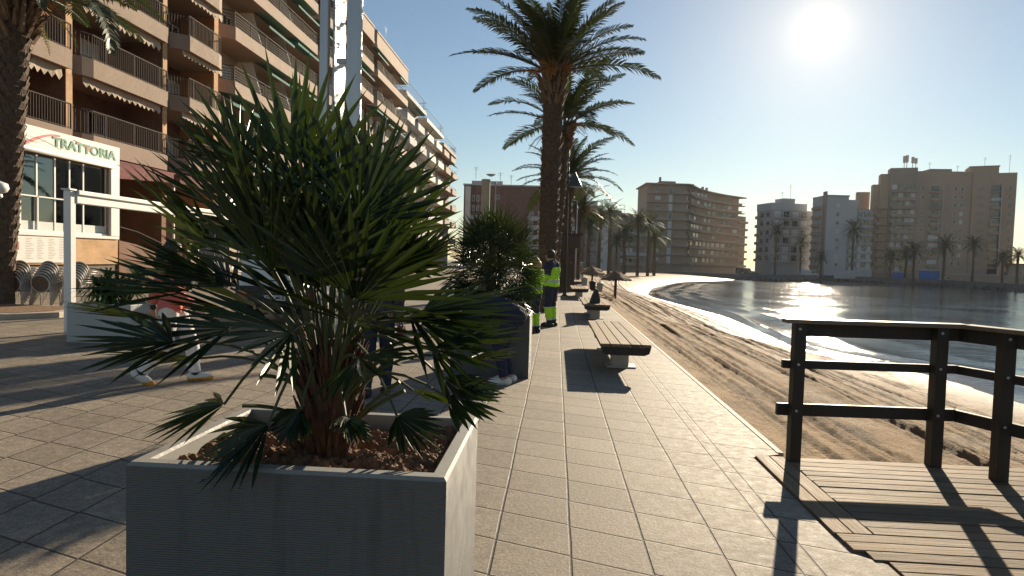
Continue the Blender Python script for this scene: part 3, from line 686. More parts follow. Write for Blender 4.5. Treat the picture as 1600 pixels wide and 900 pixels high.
# ------------------------------------------------------------------ date palms
def frond_pinnate(g, base, az, el, L, rr, droop=1.0, nl=34, ll=.52, wid=.05, mi=0, curl=None):
    d = Vector((math.cos(az)*math.cos(el), math.sin(az)*math.cos(el), math.sin(el)))
    hz = Vector((math.cos(az), math.sin(az), 0)); sd = Vector((-math.sin(az), math.cos(az), 0))
    pts = []; N = 12; p = Vector(base); e = el
    tw = rr.uniform(-.35, .35)
    for i in range(N+1):
        pts.append(p.copy()); e2 = e-droop*1.05*(i/N)**1.3
        p = p+(hz*math.cos(e2)+Vector((0, 0, 1))*math.sin(e2))*(L/N)
    g.tube(pts, [.035*(1-i/N)*L/3+.006 for i in range(N+1)], 4, m=mi+1, caps=False)
    for k in range(nl):
        t = .14+.86*k/(nl-1); q = t*N; i = min(N-1, int(q)); f = q-i; c = pts[i].lerp(pts[i+1], f); ax = (pts[i+1]-pts[i]).normalized()
        n = sd.cross(ax); n = n if n.z > 0 else -n
        l = ll*L/3*(math.sin(math.pi*(.16+.80*t))**.8)*rr.uniform(.85, 1.15)
        for s in (-1, 1):
            out = (sd*s*math.cos(tw)+n*math.sin(tw)*s)
            v = (ax*.8+out*1.0+n*rr.uniform(.0, .45)).normalized()
            tip = c+v*l+Vector((0, 0, -.18*l)); md = c+v*l*.5
            wv = ax.cross(v).cross(v).normalized()*wid*L/3*.5
            g.add([c-wv*.5, c+wv*.5, md+wv, md-wv, tip], [(0, 1, 2, 3), (3, 2, 4)], mi)
def trunk_mesh(g, base, top, r0, r1, rr, rows, k=10):
    """trunk with rows of cut leaf boots standing out of it"""
    base, top = Vector(base), Vector(top); n = 26
    def axis(t): return base.lerp(top, t)+Vector((0, 0, 0))
    g.tube([axis(i/n) for i in range(n+1)], [(r0*(1+.25*max(0, 1-i/3)) if i < 3 else r0+(r1-r0)*i/n)*(.93) for i in range(n+1)], 14, m=0)
    for j in range(rows):
        t = (j+.3)/rows; rad = (r0+(r1-r0)*t)*.93; c = axis(t)
        for i in range(k):
            a = (i+.5*(j % 2))*2*math.pi/k+rr.uniform(-.06, .06); o = Vector((math.cos(a), math.sin(a), 0)); sd = Vector((-math.sin(a), math.cos(a), 0))
            w = rad*math.pi/k*1.0; hh = (top-base).length/rows*1.25; pr = .05*rr.uniform(.6, 1.5)*rad/.28
            b = c+o*rad*.96
            g.add([b-sd*w, b+sd*w, b+sd*w*.6+o*pr+Vector((0, 0, hh*.7)), b-sd*w*.6+o*pr+Vector((0, 0, hh*.7)), b+o*pr*.3+Vector((0, 0, hh))], [(0, 1, 2, 3), (3, 2, 4)], 0)
def date_palm(label, base, top, r0, r1, L, n, seed, rows=40, low=-.35, dry=6, name='date_palm', group=None, nl=54, extra=None, fan0=1.0, dates=True):
    rr = random.Random(seed); base, top = Vector(base), Vector(top)
    t = thing(name, label, 'palm', base, group)
    g = MB(); trunk_mesh(g, base-Vector((0, 0, .1)), top, r0, r1, rr, rows); g.build('trunk', M['trunk'], t)
    g = MB()                               # swollen head of stubs under the crown
    for j in range(110):
        a = rr.uniform(0, 6.28); h = rr.uniform(-.9, .25)*r1/.3; o = Vector((math.cos(a), math.sin(a), 0)); p = top+o*r1*(.85+.25*(h+.9))+Vector((0, 0, h))
        ln = rr.uniform(.18, .5)*r1/.3; e = p+o*ln*.55+Vector((0, 0, ln*.8))
        g.tube([p, p.lerp(e, .5)+Vector((0, 0, .02)), e], [.06*r1/.3, .045*r1/.3, .022*r1/.3], 4, m=0)
    g.build('leaf_stubs', M['trunk_dry'], t)
    g = MB()
    for k in range(n):
        f = (k+.5)/n; az = k*2.39996+rr.uniform(-.2, .2); el = low+(1.45-low)*f**.8
        frond_pinnate(g, top+Vector((math.cos(az), math.sin(az), 0))*r1*.6+Vector((0, 0, .1)), az, el, L*rr.uniform(.82, 1.08)*(1 if f < .8 else .8), rr, rr.uniform(.55, 1.05)*fan0, nl)
    if extra:
        for az, el, l, dr in extra: frond_pinnate(g, top+Vector((math.cos(az), math.sin(az), 0))*r1*.6, az, el, l, rr, dr, nl)
    g.build('crown', [M['leaf_date'], M['petiole']], t)
    if dry:
        g = MB()
        for k in range(dry):
            az = rr.uniform(0, 6.28); frond_pinnate(g, top+Vector((math.cos(az), math.sin(az), -.3))*r1*.8, az, rr.uniform(-.5, .1), L*rr.uniform(.3, .5), rr, 1.0, 18, .3)
        g.build('dry_fronds', [M['leaf_dry'], M['leaf_dry']], t)
    if dates:
        for k in range(4):
            az = rr.uniform(0, 6.28); o = Vector((math.cos(az), math.sin(az), 0)); g = MB()
            for j in range(14):
                o2 = o*rr.uniform(.5, .9)+Vector((rr.uniform(-.2, .2), rr.uniform(-.2, .2), rr.uniform(-.3, .25))); g.tube([top+o*r1*.7, top+o*.4+Vector((0, 0, .2)), top+o2], [.012, .009, .012], 4)
            g.build('fruit_stalk', M['dates'], t)
    return t
def palm_at(px, py, depth, hpy, hpx):
    """trunk foot under a picture column, head height from the same distance"""
    b = CAM+ray(px, py)*depth; h = CAM+ray(hpx, hpy)*depth
    return Vector((h.x*.5+b.x*.5, h.y*.5+b.y*.5, 0)), h
b = at(852, 486); h = atY(866, 118, b.y+.1); b.z = 0
date_palm('tallest date palm, its thick trunk rising beside the dark wooden kiosk', b, h, .30, .33, 3.1, 40, 4, 46, .2, 3)
b = at(860, 470); h = atY(881, 200, b.y); b.z = 0
date_palm('second tallest date palm, its crown showing below that of the tallest one', b, h, .25, .3, 3.3, 21, 8, 40, -.05, 3)
b = at(884, 456); h = atY(886, 283, b.y); b.z = 0
date_palm('third date palm in the row, with arching fronds low over the kiosk', b, h, .25, .3, 3.0, 36, 12, 30, -.3, 3)
b = at(900, 443); h = atY(905, 330, b.y); b.z = 0
date_palm('small date palm behind the pale lamp mast', b, h, .24, .28, 2.6, 44, 15, 24, -.45, 2, nl=26)
# palm at the left border
b = at(2, 482); b.z = .1; h = atY(26, -6, b.y)
date_palm('leaning date palm with a rough dark trunk at the left border, in a kerbed bed', b, h, .25, .36, 3.0, 40, 19, 44, .05, 9, extra=[(R(-12), .25, 3.7, 1.85), (R(-40), .35, 3.3, 1.7), (R(20), .5, 3.4, 1.4)])
# far palms: a tall one and a bushy one, copied with their parts
def far_palm(tall, seed):
    rr = random.Random(seed); t = thing('palm_tree', 'x', 'palm', (0, 0, 0), 'palms on the far shore')
    H = 9.0 if tall else 6.0
    g = MB(); g.tube([(0, 0, -.5), (.05, 0, H*.4), (.1, .05, H)], [.3, .24, .22], 8); g.build('trunk', M['trunk'], t)
    g = MB()
    for k in range(40):
        f = (k+.5)/40; az = k*2.39996; el = -.75+2.1*f**.8
        frond_pinnate(g, Vector((.1, .05, H)), az, el, 2.9*rr.uniform(.8, 1.1), rr, rr.uniform(.6, 1.1), 14, .5, .10)
    g.build('crown', [M['leaf_far'], M['leaf_far']], t)
    return t
fps = [far_palm(True, 2), far_palm(False, 6)]
far_list = [(935,425,338,110,0,'far palm right of the pale mast, nearest to it'), (951,426,334,116,0,'far palm in front of the dull pink blank wall'), (996,428,346,130,0,'slim far palm standing in front of the left end of the curved block'),
            (1012,429,352,135,0,'slim far palm overlapping the left corner of the curved block'), (918,427,352,105,1,'low far palm in shade behind the thatched parasols'), (962,427,376,120,1,'low dark palm in the far group, below the taller ones'), (1022,430,372,140,1,'short palm before the pale stair windows of the curved block'), (975,428,365,125,1,'bushy low palm in the gap left of the curved block'),
            (1211,428,362,205,0,'far palm in front of the slate grey block'), (1250,430,380,200,0,'far palm at the right corner of the slate grey block'), (1331,433,360,195,0,'tall far palm in front of the white stepped block'), (1283,432,402,190,1,'bushy dark palm between the slate grey and white blocks'),
            (1428,438,392,165,1,'far palm standing just left of the larger blue hoarding'), (1415,436,396,172,1,'far palm between the two blue hoardings'), (1474,440,385,160,1,'far palm at the right end of the larger blue hoarding'), (1520,443,383,150,0,'far palm in front of the right part of the tallest tower'), (1567,445,404,140,1,'far palm just right of the tallest tower'), (1590,447,400,135,1,'far palm cut by the right border'), (1391,434,400,180,1,'dim far palm left of the smaller blue hoarding')]
for i, (px, py, cy, D, kind, lab) in enumerate(far_list):
    src = fps[kind]; o = src if (src['label'] == 'x') else copy_tree(src)
    zb = 0 if D < 128 and px < 1100 else FAR_Z
    p = CAM+ray(px, 420)*D; h = CAM+ray(px, cy)*D
    o.location = (p.x, p.y, zb); k = (h.z-zb)/(9.0 if kind == 0 else 6.0); kk = max(.8, min(1.25, k)); o.scale = (kk, kk, k); o.rotation_euler.z = i*1.3
    o['label'] = lab
# ------------------------------------------------------------------ benches
def bench(label, x, y):
    t = thing('bench', label, 'bench', (x, y, 0), 'plank benches along the beach edge'); x0, x1, L = x-.36, x+.36, 3.55
    rows = []
    for k in range(5):
        a = x0+k*.146; rows.append((a, a+.133, y+.002, y+L-.002, .405, .45, 1))
    boards(MB(), rows, 'seat', t)
    for yy in (y+.0, y+L-.11, y+L*.5):
        g = MB(); pr = [(x0+.01, .403), (x1-.01, .403), (x1-.03, .325), (x1-.10, .295), (x0+.10, .295), (x0+.03, .325)]
        vs = [(px, yy-.015, pz) for px, pz in pr]+[(px, yy+.09, pz) for px, pz in pr]; n = 6
        g.add(vs, [tuple(range(n)), tuple(range(n, 2*n))[::-1]]+[(i, n+i, n+(i+1) % n, (i+1) % n) for i in range(n)]); g.build('crossbeam', M['wood_dark'], t, fixn=True)
    for yy in (y+.72, y+L-.95):
        g = MB(); g.box((x-.13, yy, 0), (x+.13, yy+.26, .294)); g.build('leg', M['concrete'], t, bevel=.008)
        g = MB(); g.box((x-.2, yy-.05, .004), (x+.24, yy+.31, .022)); g.build('foot_plate', M['steel_dull'], t)
    return t
bench('nearest plank bench on pale concrete legs, empty', 1.02, 9.1)
bench('second plank bench, with a black bag standing on it', 1.14, 17.4)
bench('third plank bench, just beyond the one that carries a black bag', 1.06, 27.4)
bench('farthest plank bench, small, beside the bins and thatched parasols', 1.15, 37.2)
t = thing('bag', 'black bag standing upright on the second plank bench', 'bag', (1.12, 18.0, .452))
g = MB(); pr = [(-.17, .0), (.13, .0), (.135, .12), (.06, .40), (-.02, .41), (-.10, .22)]; n = 6
vs = [(1.12+x, 17.90+.03*z, .452+z) for x, z in pr]+[(1.12+x, 18.12-.08*z, .452+z) for x, z in pr]
g.add(vs, [tuple(range(n)), tuple(range(n, 2*n))[::-1]]+[(i, n+i, n+(i+1) % n, (i+1) % n) for i in range(n)])
g.build('bag_body', M['black_plastic'], t, fixn=True, bevel=.025)
g = MB(); g.tube([(1.10, 18, .84), (1.11, 18, .89), (1.15, 18, .89), (1.16, 18, .84)], .009, 6); g.build('handle', M['rubber'], t)

# ------------------------------------------------------------------ kiosk, masts, posts, parasols, bins
kp = at(883, 456); t = thing('kiosk', 'narrow dark brown wooden kiosk with an overhanging roof box', 'kiosk', kp); kx, ky = kp.x, kp.y
g = MB(); g.box((kx-.5, ky, 0), (kx+.46, ky+.9, 2.35))
for i in range(8): g.box((kx-.5+i*.12, ky-.02, .05), (kx-.5+i*.12+.105, ky-.003, 2.3))
g.build('body', M['wood_kiosk'], t)
g = MB(); g.box((kx-.72, ky-.22, 2.3), (kx+.72, ky+1.1, 2.95)); g.build('roof_box', M['wood_kiosk'], t, bevel=.03)
g = MB(); g.box((kx-.86, ky-.32, 2.951), (kx+.86, ky+1.2, 3.05)); g.build('roof', M['wood_dark'], t)
g = MB(); v = [(kx+.02+.27*math.cos(a), ky-.024, 1.5+.22*math.sin(a)) for a in [math.pi*i/10 for i in range(11)]]; g.add(v+[(x, y+.03, z) for x, y, z in v], [tuple(range(11)), tuple(range(11, 22))[::-1]]+[(i, 11+i, 11+(i+1) % 11, (i+1) % 11) for i in range(11)])
g.build('yellow_panel', mat('yellow_panel', (.5, .45, .03), .6, var=.1), t, fixn=True)
def mast(label, px, pyb, pyt, r, m, head=None):
    b = at(px, pyb); top = atY(px, pyt, b.y).z; t = thing('lamp_post', label, 'lamp post', b)
    g = MB(); g.tube([(b.x, b.y, 0), (b.x, b.y, top*.5), (b.x, b.y, top)], [r*1.25, r, r*.7], 10); g.build('pole', m, t, smooth=True)
    g = MB(); g.lathe((b.x, b.y, 0), [(r*2.4, 0), (r*2.4, .04), (r*1.5, .06), (r*1.4, .5)], 12); g.build('base', m, t)
    return t, b, top
t, b, top = mast('slim pale grey lamp mast just right of the wooden kiosk', 898, 445, 314, .06, M['steel_dull'])
g = MB(); g.beam((b.x, b.y, top), (b.x-.5, b.y+.3, top+.08), .12, .06); g.build('lamp_head', M['steel_dull'], t)
t, b, top = mast('tall dark lamp post among the date palms with a low green lamp shade', 882, 462, 196, .055, M['lamp_dark'])
g = MB(); g.tube([(b.x, b.y, 5.6), (b.x+.14, b.y, 5.8), (b.x+.3, b.y, 5.7)], .025, 6); g.build('arm', M['lamp_dark'], t)
g = MB(); g.lathe((b.x+.3, b.y, 5.05), [(.36, 0), (.33, .1), (.1, .55), (.05, .68)], 14); g.build('lamp_shade', mat('green_lamp_shade', (.06, .1, .1), .4, .3, var=.1), t)
b = CAM+ray(756, 420)*19; t = thing('column', 'tan cylindrical column behind the bushy round fan palm', 'column', (b.x, b.y, 0)); zt = (CAM+ray(757, 281)*19).z
g = MB(); g.lathe((b.x, b.y, 0), [(.125, 0), (.125, zt-.06)], 20); g.build('shaft', M['tan_post'], t, smooth=False)
g = MB(); g.lathe((b.x, b.y, zt-.058), [(.135, 0), (.135, .05), (.12, .058)], 20); g.build('cap', M['tan_post'], t)
b = CAM+ray(771, 420)*30; zt = (CAM+ray(771, 288)*30).z
t = thing('flag_pole', 'thin grey pole right of the tan column', 'pole', (b.x, b.y, 0)); g = MB(); g.tube([(b.x, b.y, 0), (b.x, b.y, zt)], [.035, .028], 8); g.build('shaft', M['steel_dull'], t)
g = MB(); g.lathe((b.x, b.y, zt), [(.02, 0), (.06, .03), (.05, .09), (.01, .11)], 10); g.build('finial', M['steel_dull'], t)

def parasol(label, x, y, h, r, seed):
    rr = random.Random(seed); t = thing('thatched_parasol', label, 'parasol', (x, y, -.3), 'thatched parasols on the sand')
    g = MB(); g.tube([(x, y, -.6), (x+.02, y, h)], .045, 8); g.build('pole', M['wood_kiosk'], t)
    g = MB()
    for k in range(110):
        a = rr.uniform(0, 6.283); o = Vector((math.cos(a), math.sin(a), 0)); sd = Vector((-o.y, o.x, 0))*rr.uniform(.08, .16)
        l0, l1 = rr.uniform(0, .5)*r, r*rr.uniform(.82, 1.08); p = Vector((x, y, h-.02))
        z = lambda q: Vector((0, 0, .12-.36*q/r-rr.uniform(0, .04)))
        A, B = p+o*l0+z(l0), p+o*l1+z(l1)
        g.add([A-sd*.5, A+sd*.5, B+sd, B-sd, B+o*.05-Vector((0, 0, .12))], [(0, 1, 2, 3), (3, 2, 4)])
    g.build('thatch', M['thatch'], t)
parasol('nearest thatched parasol on the sand', 3.5, 37.5, .95, .85, 1)
parasol('thatched parasol just beyond the nearest one', 3.75, 41, 1.0, .85, 2)
parasol('thatched parasol near the bins, right at the paving', 2.6, 46, 1.1, .85, 3)
parasol('farthest of the thatched parasols', 3.0, 54, 1.2, .9, 4)
def bin_(label, x, y, w, h, m, z=0):
    t = thing('litter_bin', label, 'bin', (x, y, z))
    g = MB(); vs = []
    for s_, zz in ((.8, .04), (1, h), (1.08, h), (1.08, h+.05)):
        vs += [(x+sx*w/2*s_, y+sy*w/2*s_, z+zz) for sx, sy in ((-1,-1),(1,-1),(1,1),(-1,1))]
    g.add(vs, [(i*4+j, i*4+(j+1) % 4, i*4+4+(j+1) % 4, i*4+4+j) for i in range(3) for j in range(4)]+[(3, 2, 1, 0)]); g.build('body', m, t)
    g = MB(); g.grid(lambda u, v: (x+(u-.5)*w*1.1, y+(v-.5)*w*1.1, z+h+.052+.07*math.sin(math.pi*u)*math.sin(math.pi*v)), 6, 6); g.build('lid', m, t)
bin_('pale square bin at the far end of the benches', 1.85, 42, .42, .5, M['planter_white'])
bin_('dark bin standing between a pale bin and a grey one', 2.25, 39.5, .38, .55, M['black_plastic'], -.2)
bin_('grey bin nearest the thatched parasols', 2.65, 38.6, .34, .5, M['steel_dull'], -.2)

# tall aluminium pylon behind the big fan palm
pc = CAM+ray(527, 420)*13.0; t = thing('pylon', 'tall brushed aluminium pylon of three upright plates rising behind the big fan palm', 'pylon', (pc.x, pc.y, 0))
pr_ = Vector((RGT.x, RGT.y, 0)).normalized(); pf = Vector((-pr_.y, pr_.x, 0)); HT = 7.4
tc_ = (CAM-Vector((pc.x, pc.y, 6.2))).normalized(); nm_ = (SUN+tc_); nm_.z = 0; nm_.normalize()
def plate(cx, cy, w, d, a, h=HT):
    c = Vector((pc.x, pc.y, 0))+pr_*cx+pf*cy; ax = Matrix.Rotation(a, 3, 'Z') @ nm_; ay = Vector((-ax.y, ax.x, 0))
    g = MB(); g.obox(c+Vector((0, 0, h/2)), ax*w/2, ay*d/2, (0, 0, h/2)); g.build('plate', M['steel'], t, bevel=.012)
plate(-.32, 0, .17, .14, R(.6)); plate(-.13, .35, .05, .62, R(.0), 6.9); plate(.26, .05, .30, .10, R(-.6))
g = MB(); c = Vector((pc.x, pc.y, 0)); g.obox(c+Vector((0, 0, .06)), pr_*.6, pf*.45, (0, 0, .06)); g.build('base', M['concrete'], t)
for z in (1.5, 3.5, 5.5):
    g = MB(); g.obox(c+pf*.06+Vector((0, 0, z)), pr_*.10, pf*.03, (0, 0, .05)); g.build('cross_tie', M['steel_dull'], t)

# white terrace frame on the left
PX = -9.1; y0 = 11.4; t = thing('pergola', 'white aluminium pergola with one long beam in front of the restaurant', 'pergola', (PX, y0, 0))
zt = atX(105, 297, PX).z; g = MB(); g.box((PX-.07, y0-.06, 0), (PX+.07, y0+.08, zt)); g.build('post', M['white_paint'], t, bevel=.012)
g = MB(); g.box((PX-.05, y0+.083, zt-.23), (PX+.09, 18.6, zt-.004)); g.box((PX-.07, y0+.083, zt-.07), (PX+.13, 18.6, zt+.015)); g.build('beam', M['white_paint'], t, bevel=.012)
g = MB(); g.box((PX-.07, 18.603, 0), (PX+.07, 18.74, zt)); g.build('post', M['white_paint'], t, bevel=.012)
g = MB(); g.box((PX-.09, y0-.09, zt+.002), (PX+.09, y0+.08, zt+.03)); g.build('cap', M['steel_dull'], t)

# ------------------------------------------------------------------ stacks of terrace chairs
def chair_proto():
    t = thing('terrace_chair', 'x', 'chair', (0, 0, 0), 'stacked terrace chairs')
    g = MB()                                # back facing -y, open side +y
    def oval(s=1): return [Vector((.215*s*math.sin(a), -.24-.06*(math.cos(a)+1)/2*1.2, .635+.225*s*math.cos(a))) for a in [2*math.pi*i/20 for i in range(21)]]
    g.tube(oval(), .021, 6, caps=False)
    for s_ in (-1, 1):
        g.tube([(s_*.25, -.30, 0), (s_*.235, -.27, .3), (s_*.215, -.25, .46), (s_*.212, -.27, .62)], .016, 6)
        g.tube([(s_*.235, .22, 0), (s_*.23, .2, .3), (s_*.225, .17, .42), (s_*.21, -.2, .43)], .015, 6)
        g.tube([(s_*.212, -.26, .66), (s_*.29, -.12, .67), (s_*.29, .12, .66), (s_*.24, .19, .42)], .014, 6)
    g.build('frame', M['chair_metal'], t, smooth=True)
    g = MB(); ov = oval(.95); n = 20; g.add([p+Vector((0, .004, 0)) for p in ov[:n]]+[p-Vector((0, .012, 0)) for p in ov[:n]], [tuple(range(n)), tuple(range(n, 2*n))[::-1]]); g.build('backrest', M['rattan'], t, fixn=True)
    g = MB(); sq = [(.22*math.copysign(abs(math.cos(a))**.6, math.cos(a)), -.02+.21*math.copysign(abs(math.sin(a))**.6, math.sin(a))) for a in [2*math.pi*i/20 for i in range(20)]]
    g.prism(sq, .425, .455); g.build('seat', M['rattan'], t)
    return t
cp = chair_proto(); first = True
stk = [(28, 480, 'leftmost stack'), (58, 480, 'middle stack'), (93, 480, 'rightmost stack')]
stk = [(-14.0, 15.75), (-13.42, 16.0), (-12.8, 16.3)]
nm = ['beside the leaning palm trunk', 'in the middle of the three', 'nearest the white pergola post']
for si, (x, y) in enumerate(stk):
    for k in range(7):
        c = cp if first else copy_tree(cp); first = False
        dr = Vector((-.2, .98, 0)).normalized()*.066*k
        c.location = (x+dr.x, y+dr.y, .095*k*.62); c.rotation_euler.z = R(14)
        c['label'] = ('rattan terrace chair, bottom of the stack ' if k == 0 else ('rattan terrace chair, topmost of the stack ' if k == 6 else 'grey rimmed rattan chair within the stack '))+nm[si]
        c['group'] = 'stacked terrace chairs' if k in (0, 6) else 'chairs within the stack '+nm[si]
# kerbed bed of the left palm
g = MB(); b = thing('planting_bed', 'low stone kerb round the bed of the leaning palm at the left border', 'planting bed', (-13.6, 14.3, 0))
A = at(0, 501); B = at(90, 497)
poly = [(-16.5, A.y+.1), (A.x, A.y+.1), (B.x, B.y+.05), (B.x-.3, B.y+1.55), (-16.5, B.y+1.75)]
g.prism(poly, -.05, .13); g.build('kerb', M['kerb'], b, bevel=.02)
ip = [(-16.3, A.y+.32), (A.x+.0, A.y+.32), (B.x-.3, B.y+.25), (B.x-.5, B.y+1.35), (-16.3, B.y+1.5)]
g = MB(); g.prism(ip, .10, .138); g.build('soil', M['soil'], b)
# little floodlight at the left border
p = CAM+ray(4, 292)*11.0; t = thing('floodlight', 'small white rounded lamp at the left border before the palm trunk', 'lamp', (p.x-.35, p.y, 0))
g = MB(); g.lathe((p.x-.1, p.y, p.z-.08), [(.04, -.04), (.14, 0), (.17, .06), (.15, .14), (.05, .18)], 16); g.build('lamp_head', M['white_paint'], t, smooth=True)
g = MB(); g.lathe((p.x-.1, p.y, p.z-.2), [(.05, 0), (.08, .03), (.07, .075)], 12); g.build('collar', M['steel_dull'], t)
g = MB(); g.tube([(p.x-.35, p.y, 0), (p.x-.35, p.y, p.z-.35), (p.x-.3, p.y, p.z-.2), (p.x-.12, p.y, p.z-.17)], .03, 8); g.build('pole', M['steel_dull'], t)

# ------------------------------------------------------------------ white pickup-like van seen from behind
vp = at(432, 508); vx, vy = vp.x, vp.y
t = thing('van', 'white van parked behind the big fan palm, black rear bumper and number plate towards us', 'van', (vx, vy, 0))
hw, L = .92, 4.6
g = MB(); sec = [(0, .50, .90, hw), (.06, .46, 1.3, hw), (.25, .45, 1.92, hw*.97), (3.0, .45, 1.95, hw*.97), (3.55, .45, 1.25, hw), (4.5, .45, 1.0, hw*.95), (4.6, .5, .9, hw*.9)]
vs = []
for y, zb, zt_, w_ in sec: vs += [(vx-w_, vy+y, zb), (vx+w_, vy+y, zb), (vx+w_, vy+y, .95 if zt_ > 1 else zt_-.05), (vx+w_*.86, vy+y, zt_), (vx-w_*.86, vy+y, zt_), (vx-w_, vy+y, .95 if zt_ > 1 else zt_-.05)]
g.add(vs, [(i*6+j, i*6+(j+1) % 6, i*6+6+(j+1) % 6, i*6+6+j) for i in range(len(sec)-1) for j in range(6)]+[(5, 4, 3, 2, 1, 0), tuple(range(36, 42))])
g.build('body', M['van_white'], t, fixn=True, bevel=.03)
g = MB(); g.box((vx-hw*.98, vy-.13, .42), (vx+hw*.98, vy+.02, .86)); g.build('rear_bumper', M['black_plastic'], t, bevel=.03)
g = MB(); g.box((vx-.7, vy-.02, .98), (vx+.7, vy+.055, 1.0)); g.box((vx-.012, vy-.02, 1.0), (vx+.012, vy+.10, 1.8)); g.build('door_seam', M['rubber'], t)
for s_ in (-1, 1):
    g = MB(); g.add([(vx+s_*.1, vy+.06, 1.28), (vx+s_*.72, vy+.06, 1.28), (vx+s_*.68, vy+.21, 1.76), (vx+s_*.1, vy+.21, 1.76)], [(0, 1, 2, 3)]); g.build('rear_window', M['glass_dark'], t, fixn=True)
    g = MB(); g.box((vx+s_*.82, vy-.15, .58), (vx+s_*.62, vy-.10, .76)); g.build('tail_light', M['red_lens'], t, bevel=.015)
    for yy in (.75, 3.7):
        g = MB(); prof = [(.20, -.1), (.32, -.1), (.345, -.06), (.345, .06), (.32, .1), (.20, .1)]
        vs = []; n = 24
        for r_, o_ in prof: vs += [(vx+s_*(hw-.09)+o_, vy+yy+r_*math.cos(2*math.pi*j/n), .345+r_*math.sin(2*math.pi*j/n)) for j in range(n)]
        g.add(vs, [(i*n+j, i*n+(j+1) % n, i*n+n+(j+1) % n, i*n+n+j) for i in range(5) for j in range(n)]); w = g.build('wheel', M['rubber'], t, fixn=True)
        g = MB(); vs = [(vx+s_*(hw-.0), vy+yy+.205*math.cos(2*math.pi*j/n), .345+.205*math.sin(2*math.pi*j/n)) for j in range(n)]+[(vx+s_*(hw-.14), vy+yy+.205*math.cos(2*math.pi*j/n), .345+.205*math.sin(2*math.pi*j/n)) for j in range(n)]
        g.add(vs, [tuple(range(n)), tuple(range(n, 2*n))[::-1]]+[(i, n+i, n+(i+1) % n, (i+1) % n) for i in range(n)]); g.build('rim', M['steel_dull'], w, fixn=True)
g = MB(); g.box((vx-.6, vy+.2, .22), (vx+.6, vy+4.2, .448)); g.build('underbody', M['rubber'], t)
def text_mesh(name, body, size, m, parent, loc, rot, ext=.004, off=0.0, align='CENTER', width=None):
    cu = bpy.data.curves.new(name, 'FONT'); cu.body = body; cu.size = size; cu.extrude = ext; cu.offset = off; cu.align_x = align; cu.align_y = 'CENTER'
    tmp = bpy.data.objects.new(name, cu); COL.objects.link(tmp)
    dg = bpy.context.evaluated_depsgraph_get(); me = bpy.data.meshes.new_from_object(tmp.evaluated_get(dg)); bpy.data.objects.remove(tmp)
    if width:
        xs = [v.co.x for v in me.vertices]; k = width/(max(xs)-min(xs))
        for v in me.vertices: v.co.x *= k
    me.materials.clear(); me.materials.append(m); me.name = name
    o = bpy.data.objects.new(name, me); COL.objects.link(o); o.parent = parent
    o.location = Vector(loc)-wl(parent); o.rotation_euler = rot; return o
g = MB(); g.box((vx-.26, vy-.152, .56), (vx+.26, vy-.132, .67)); pl = g.build('number_plate', M['plate'], t, bevel=.004)
g = MB(); g.box((vx-.259, vy-.156, .562), (vx-.215, vy-.1525, .668)); g.build('country_band', M['plate_blue'], pl)
o = text_mesh('plate_text', '3200 MKB', .1, M['ink'], pl, (vx+.02, vy-.155, .615), (R(90), 0, 0), .001, .001, width=.42)
# ------------------------------------------------------------------ people
M['skin'] = mat('skin', (.5, .29, .2), .55, var=.12, vs=20)
M['hair_dark'] = mat('dark_hair', (.03, .02, .015), .6, var=.5, vs=40, stretch=(1, 1, .2))
M['hair_blond'] = mat('blond_hair', (.42, .26, .11), .55, var=.4, vs=40, stretch=(1, 1, .2))
def cloth(name, col, rough=.85, var=.15): return mat(name, col, rough, var=var, vs=7, bump=.006, bs=14)
M['coral'] = cloth('coral_fabric', (.62, .16, .12)); M['white_cloth'] = cloth('white_fabric', (.72, .69, .66)); M['navy'] = cloth('navy_fabric', (.018, .022, .05))
M['hivis'] = cloth('hi_vis_fabric', (.42, .75, .03)); M['reflex'] = cloth('grey_reflective_band', (.5, .5, .48), .4); M['plaid'] = mat('dark_plaid', (.06, .055, .06), .85, var=.8, vs=14)
M['shoe_white'] = cloth('white_shoe', (.7, .66, .6), .6); M['sole_orange'] = cloth('orange_sole', (.75, .32, .03), .6); M['boot'] = cloth('black_boot', (.02, .018, .016), .6)
M['pink_brown'] = cloth('dusky_pink_fabric', (.35, .2, .16)); M['brown'] = cloth('brown_fabric', (.12, .07, .05)); M['red_bag'] = cloth('red_bag', (.16, .02, .02), .6)
M['eye'] = mat('eye', (.05, .03, .02), .2, var=.2, vs=50); M['lip'] = mat('lip', (.4, .16, .13), .5, var=.1, vs=50)
def cone_caps(g, a, b, ra, rb, n=12):
    a, b = Vector(a), Vector(b); d = b-a; L = d.length
    d = d/L if L > 1e-6 else Vector((0, 0, 1)); x = d.orthogonal().normalized(); y = d.cross(x)
    rings = [(a-d*ra*.98, .15*ra), (a-d*ra*.75, .66*ra), (a-d*ra*.35, .94*ra), (a, ra), (b, rb), (b+d*rb*.35, .94*rb), (b+d*rb*.75, .66*rb), (b+d*rb*.98, .15*rb)]
    vs = [c+(x*math.cos(2*math.pi*j/n)+y*math.sin(2*math.pi*j/n))*r_ for c, r_ in rings for j in range(n)]
    g.add(vs, [(i*n+j, i*n+(j+1) % n, i*n+n+(j+1) % n, i*n+n+j) for i in range(7) for j in range(n)]+[tuple(range(n))[::-1], tuple(range(7*n, 8*n))])
def ellip(g, c, rx, ry, rz, n=14, k=8):
    c = Vector(c); vs = [c+Vector((rx*math.sin(math.pi*(i+.5)/k)*math.cos(2*math.pi*j/n), ry*math.sin(math.pi*(i+.5)/k)*math.sin(2*math.pi*j/n), rz*math.cos(math.pi*(i+.5)/k))) for i in range(k) for j in range(n)]
    g.add(vs, [(i*n+j, i*n+n+j, i*n+n+(j+1) % n, i*n+(j+1) % n) for i in range(k-1) for j in range(n)]+[tuple(range(n)), tuple(range((k-1)*n, k*n))[::-1]])
